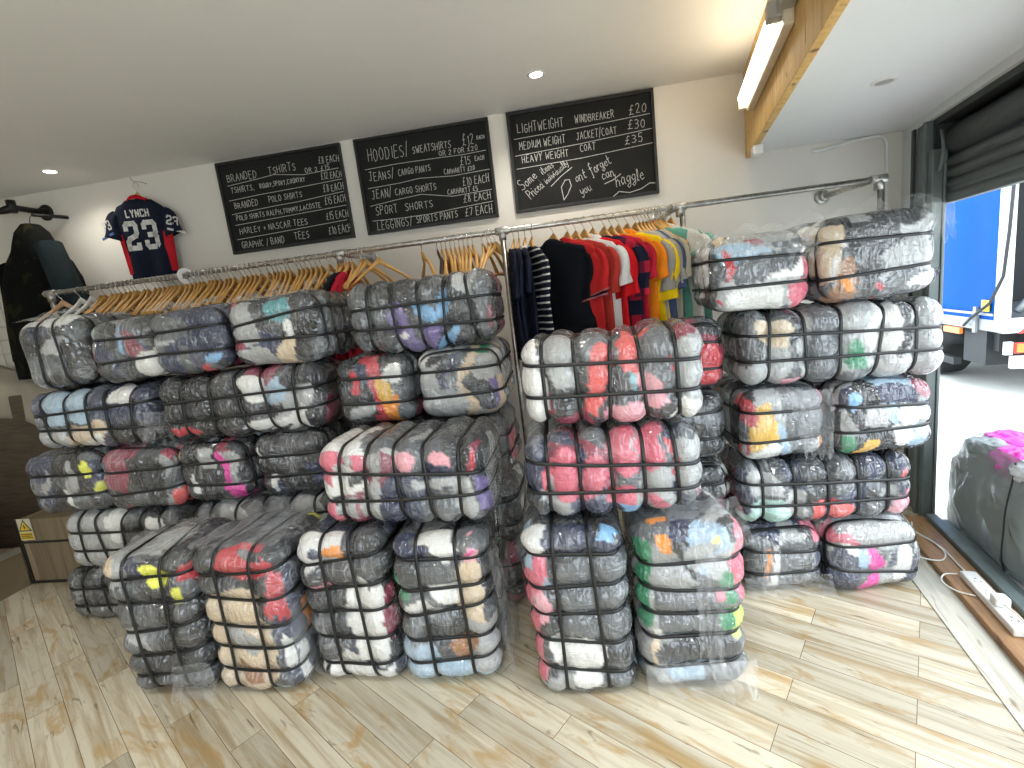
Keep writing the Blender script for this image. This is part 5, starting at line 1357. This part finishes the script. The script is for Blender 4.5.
# curtain with shallow vertical buckles
P = []
for i in range(61):
    y = .09 + (LL-.18)*i/60
    P.append([Vector((-.012 - .010*math.sin(y*9)*math.sin(PI*k/10), y, Z0-.04 + (Z1-Z0)*k/10)) for k in range(11)])
mb = MB(); mb.grid(P); mb.build('side_curtain', M['truckblue'], lor, smooth=True)
tb('load_floor', M['truckgrey'], ((0, .02, Z0-.10), (LW, LL, Z0)), ((-.02, .02, Z0-.13), (.02, LL, Z0-.02)))
tb('bulkhead', M['truckdark'], ((.02, LL-.06, Z0), (LW-.02, LL, Z1)), ((LW-.04, .1, Z0), (LW, LL, Z1)), ((0.0, .02, Z1), (LW, LL, Z1+.05)), ((.02, 1.6, Z0), (LW-.02, 1.66, Z1)))
tb('rear_frame', M['truckwhite'], ((-.03, 0, Z0-.12), (.055, .09, Z1+.05)), ((LW-.06, 0, Z0-.12), (LW+.03, .09, Z1+.05)), ((0, 0, Z1-.06), (LW, .09, Z1+.06)), ((0, -.005, Z0-.14), (LW, .09, Z0)), bevel=.006)
for k in range(9):
    tb('curtain_buckle', M['truckgrey'], ((-.05, .35+.75*k, Z0-.16), (-.025, .40+.75*k, Z0+.10)), ((-.052, .34+.75*k, Z0-.02), (-.02, .41+.75*k, Z0+.02)), bevel=.003)
tb('side_rail', M['truckgrey'], ((-.035, .1, Z0+.02), (-.022, LL-.1, Z0+.045)))
tb('sticker', M['yellow'], ((-.040, .16, Z0+.06), (-.030, .28, Z0+.17)))
tb('chassis', M['truckdark'], ((.25, .2, .42), (.40, LL+1.6, .68)), ((LW-.4, .2, .42), (LW-.25, LL+1.6, .68)), ((.05, .35, .30), (LW-.05, .75, .68)), ((.02, 2.9, .25), (.35, 4.2, .66)), ((.1, .25, .45), (LW-.1, .4, .68)), ((.03, .9, .22), (.10, 2.3, .30)))
tb('bumper', M['truckwhite'], ((.05, -.06, .33), (LW-.05, .0, .45)), bevel=.01)
tb('bumper_bracket', M['truckdark'], ((.3, -.03, .4), (.4, .4, .68)), ((LW-.4, -.03, .4), (LW-.3, .4, .68)))
for x0 in (.06, LW-.62):
    tb('tail_lamp', M['redlamp'], ((x0, -.055, .475), (x0+.56, -.015, .575)), bevel=.01)
    tb('tail_lamp_panel', M['truckwhite'], ((x0+.20, -.060, .485), (x0+.29, -.050, .565)), ((x0-.06, -.05, .465), (x0-.005, -.01, .585)))
    tb('indicator', M['orange'], ((x0+.02, -.060, .485), (x0+.12, -.050, .565)))
mb = MB()
for k in range(5):
    x0 = .10+.20*k
    mb.prism([(x0, .655), (x0+.10, .655), (x0+.17, .715), (x0+.07, .715)], .0, .006, Matrix.Translation((0, -.006, 0)) @ Matrix.Rotation(PI/2, 4, 'X'))
mb.build('warning_stripe', M['redlamp'], lor)
tb('side_reflector', M['orange'], ((-.055, .62, .60), (-.02, .95, .665)), bevel=.005)
for (x0, yy) in ((.06, 1.62), (LW-.42, 1.62), (.06, LL+.9), (LW-.42, LL+.9)):
    mb = MB(); Mx = Matrix.Translation((x0, yy, .40)) @ Matrix.Rotation(PI/2, 4, 'Y')
    mb.lathe([(.20, 0.02), (.36, 0.0), (.40, .04), (.41, .16), (.40, .30), (.36, .34), (.20, .32)], 32, Mx)
    w = mb.build('wheel', M['rubber'], lor, smooth=True)
    mb = MB(); mb.lathe([(.205, -.002), (.17, .01), (.08, -.03), (.02, -.035)], 24, Mx); mb.build('wheel_hub', M['truckgrey'], w, smooth=True)
mb = MB(); mb.grid([[Vector((-.02+.5*j, 1.62 + .52*math.cos(a), .42 + .46*math.sin(a))) for j in range(2)] for a in [PI*(k/12) for k in range(13)]])
o = mb.build('mudguard', M['truckdark'], lor, smooth=True); md = o.modifiers.new('thick', 'SOLIDIFY'); md.thickness = .02
tb('cab', M['truckblue'], ((.0, LL+.15, .55), (LW, LL+2.1, 2.6)), bevel=.12)
mb = MB(); mb.tube([(.02, -.01, 2.2), (-.02, -.05, 1.6), (-.05, -.06, 1.2), (-.06, .1, .95), (-.08, .35, .80), (-.05, .55, .70)], .014, 8); mb.build('tension_strap', M['truckdark'], lor, smooth=True)
mb = MB(); mb.tube([(.20, .12, 1.75), (.33, .10, 1.78), (.40, .10, 1.65), (.38, .1, 1.3), (.26, .1, 1.0), (.14, .1, .85)], .035, 10); mb.build('curtain_tail', M['truckgrey'], lor, smooth=True)

# ------------------------------------------------------------------ outside: sacks
def sack(label, cx, cy, w, d, h, seed, rot=0.0, open_=True):
    root = empty('plastic_sack', (cx, cy, .03 if False else -0.010), R(rot), label, 'sack')
    rng = np.random.default_rng(seed)
    k = rng.normal(0, 1, (8, 2)); ph = rng.uniform(0, 6.28, 8)
    P = []
    n = 60
    rows = 22
    for i in range(rows+1):
        t_ = i/rows
        z = h*t_
        s_ = 0.86 + 0.12*math.sin(PI*min(1, t_*1.02)**.7)
        if i == 0: s_ = .80
        ring = []
        for q in range(n+1):
            a = 2*PI*(q % n)/n
            c, s2 = math.cos(a), math.sin(a)
            e = .42
            wr = sum(math.sin((3+j)*a*1.0 + k[j, 0]*6*t_ + ph[j]) for j in range(8))/8*.11*(0.5+t_)
            top = (.06*math.sin(2*a + ph[0]) + .05*math.sin(5*a+ph[1]))*max(0, (t_-.7)/.3)
            ring.append(Vector((w/2*s_*(1+wr)*math.copysign(abs(c)**e, c), d/2*s_*(1+wr)*math.copysign(abs(s2)**e, s2), z + top*h)))
        P.append(ring)
    mb = MB(); mb.grid(P)
    mb.add(P[0][:-1], [tuple(range(n))])
    mb.build('sack_body', M['sack'], root, smooth=True)
    if w > .3:
        for q in (int(n*.52), int(n*.60)):
            mb = MB(); mb.tube([Vector(P[i][q])*1.006 for i in range(1, rows)], .004, 6); mb.build('seam', M['truckdark'], root, smooth=True)
    return root, P
s3c = door(0.455, 0.165, 0)
s3, P3 = sack('small clear sack with a white bag on top standing by the door post', s3c.x, s3c.y, .13, .12, .36, 8, rot=-13)
def lump(name, parent, mat, c, r, seed, n=44, m=28, amp=.30):
    rng = np.random.default_rng(seed); kk = rng.normal(0, 4.2, (9, 3)); ph = rng.uniform(0, 6.28, 9)
    P = []
    for i in range(m+1):
        th = PI*i/m; ring = []
        for q in range(n+1):
            a = 2*PI*(q % n)/n
            v = np.array((math.sin(th)*math.cos(a), math.sin(th)*math.sin(a), math.cos(th)))
            f = 1 + amp*(np.abs(np.sin(kk @ v + ph)).sum()/9 - .6)*2
            ring.append(Vector((c[0]+r[0]*v[0]*f, c[1]+r[1]*v[1]*f, c[2]+r[2]*v[2]*f)))
        P.append(ring)
    mb = MB(); mb.grid(P)
    return mb.build(name, mat, parent, smooth=True)
c1 = door(0.79, 0.345, 0)
s1, P1 = sack('big grey see-through sack of magenta plastic just outside the threshold', c1.x, c1.y, .52, .84, .52, 3, rot=-13)
m_bagdark = plain('grey_crumpled_plastic', (.20, .23, .23), .4, noise=.4, scale=9, bump=.6); m_bagteal = plain('pale_teal_plastic', (.42, .55, .55), .35, noise=.25, scale=9, bump=.5)
s2c = door(0.70, 1.02, 0)
specs = [(m_bagdark, (-.02, .0, .19), (.19, .29, .17)), (M['magenta'], (-.13, .02, .485), (.09, .12, .075)), (M['magenta'], (.10, -.10, .50), (.12, .13, .07)), (M['magenta'], (-.05, .25, .51), (.10, .09, .06)),
         (M['whitebag'], (-.05, -.02, .53), (.08, .10, .06)), (M['whitebag'], (-.16, -.16, .50), (.07, .10, .05)), (m_bagdark, (-.15, .20, .50), (.08, .12, .05)), (M['magenta'], (-.14, -.28, .50), (.09, .08, .05)), (M['whitebag'], (-.02, .33, .50), (.12, .06, .06)), (m_bagteal, (-.09, .17, .36), (.12, .14, .12)), (M['whitebag'], (.09, .2, .50), (.09, .10, .06)), (m_bagdark, (.05, -.15, .38), (.16, .2, .09))]
for i, (m_, c, r) in enumerate(specs): lump('crumpled_bag', s1, m_, c, r, 60+i)
s2, P2 = sack('grey see-through sack of white bags half hidden behind the bigger sack', s2c.x, s2c.y, .46, .46, .48, 5, rot=-10)
for i, (m_, c, r) in enumerate([(m_bagteal, (0, 0, .2), (.18, .18, .16)), (M['whitebag'], (-.05, -.05, .43), (.12, .12, .07)), (M['magenta'], (.07, .05, .46), (.09, .09, .06))]): lump('crumpled_bag', s2, m_, c, r, 80+i)
lump('crumpled_bag', s3, M['whitebag'], (0, 0, .37), (.06, .06, .06), 93, amp=.34)
lump('crumpled_bag', s3, m_bagdark, (0, 0, .15), (.045, .042, .13), 94)

# ------------------------------------------------------------------ extension lead on the timber sill
ps = empty('power_strip', (0, 0, 0), 0, 'white four socket extension lead lying on the timber sill', 'extension lead')
a = Vector((1.672, 2.205, .030)); b_ = Vector((1.575, 1.81, .030))
ax = (b_-a).normalized(); sd = Vector((-ax.y, ax.x, 0))
ps.location = (a+b_)/2; L_ = (b_-a).length
PM = Matrix(((ax.x, sd.x, 0, 0), (ax.y, sd.y, 0, 0), (0, 0, 1, 0), (0, 0, 0, 1)))
mb = MB(); mb.box((-L_/2, -.030, .0005), (L_/2, .030, .032), PM); mb.build('housing', M['white'], ps, bevel=.006)
for k in range(4):
    cx = -L_/2 + .075 + .088*k
    mb = MB()
    for (dx, dy, w, h) in ((-.012, 0, .004, .008), (.010, -.011, .006, .004), (.010, .011, .006, .004)):
        mb.box((cx+dx-w/2, dy-h/2, .0318), (cx+dx+w/2, dy+h/2, .0326), PM)
    mb.build('socket', M['signblack'], ps)
pl = empty('plug', ps.location + PM @ Vector((L_/2-.16, 0.002, .0335)), 0, 'white mains plug pushed into the extension lead', 'plug')
mb = MB(); mb.prism([(-.026, -.024), (.022, -.026), (.030, 0), (.022, .026), (-.026, .024)], 0, .036, PM); mb.build('plug_body', M['white'], pl, bevel=.007)
mb = MB(); q0 = PM @ Vector((.028, 0, .016)); mb.tube([q0, q0+PM@Vector((.05, .012, -.002)), q0+PM@Vector((.12, .02, -.012)), q0+PM@Vector((.2, .045, -.02))], .0035, 8); mb.build('plug_cord', M['cable'], pl, smooth=True)
def smooth_pts(pts, n=8):
    P = [Vector(p) for p in pts]; P = [P[0]] + P + [P[-1]]; out = []
    for i in range(1, len(P)-2):
        for k in range(n):
            t = k/n; p0, p1, p2, p3 = P[i-1:i+3]
            out.append(.5*((2*p1) + (p2-p0)*t + (2*p0-5*p1+4*p2-p3)*t*t + (3*p1-p0-3*p2+p3)*t**3))
    out.append(P[-2]); return out
mb = MB(); mb.tube(smooth_pts([a+Vector((.001, .002, .016)), (1.70, 2.30, .036), (1.735, 2.46, .034), (1.72, 2.60, .034), (1.76, 2.74, .034), (1.79, 2.86, .034)]), .0038, 8)
tag(mb.build('power_cable', M['cable'], None, smooth=True), 'white mains cable running from the extension lead towards the back wall', 'cable')
mb = MB(); mb.tube(smooth_pts([(1.60, 2.06, .036), (1.555, 2.10, .034), (1.545, 2.17, .034), (1.59, 2.225, .034), (1.645, 2.225, .034)]), .0035, 8)
tag(mb.build('power_cable', M['cable'], None, smooth=True), 'short white cable looping beside the end of the extension lead', 'cable')
mb = MB(); mb.tube(smooth_pts([(1.56, 2.42, .034), (1.60, 2.36, .034), (1.66, 2.34, .034), (1.715, 2.40, .034), (1.73, 2.50, .038), (1.72, 2.62, .038), (1.77, 2.72, .036)]), .0036, 8)
tag(mb.build('power_cable', M['cable'], None, smooth=True), 'white cable curling out from beside the magenta striped bale across the sill', 'cable')
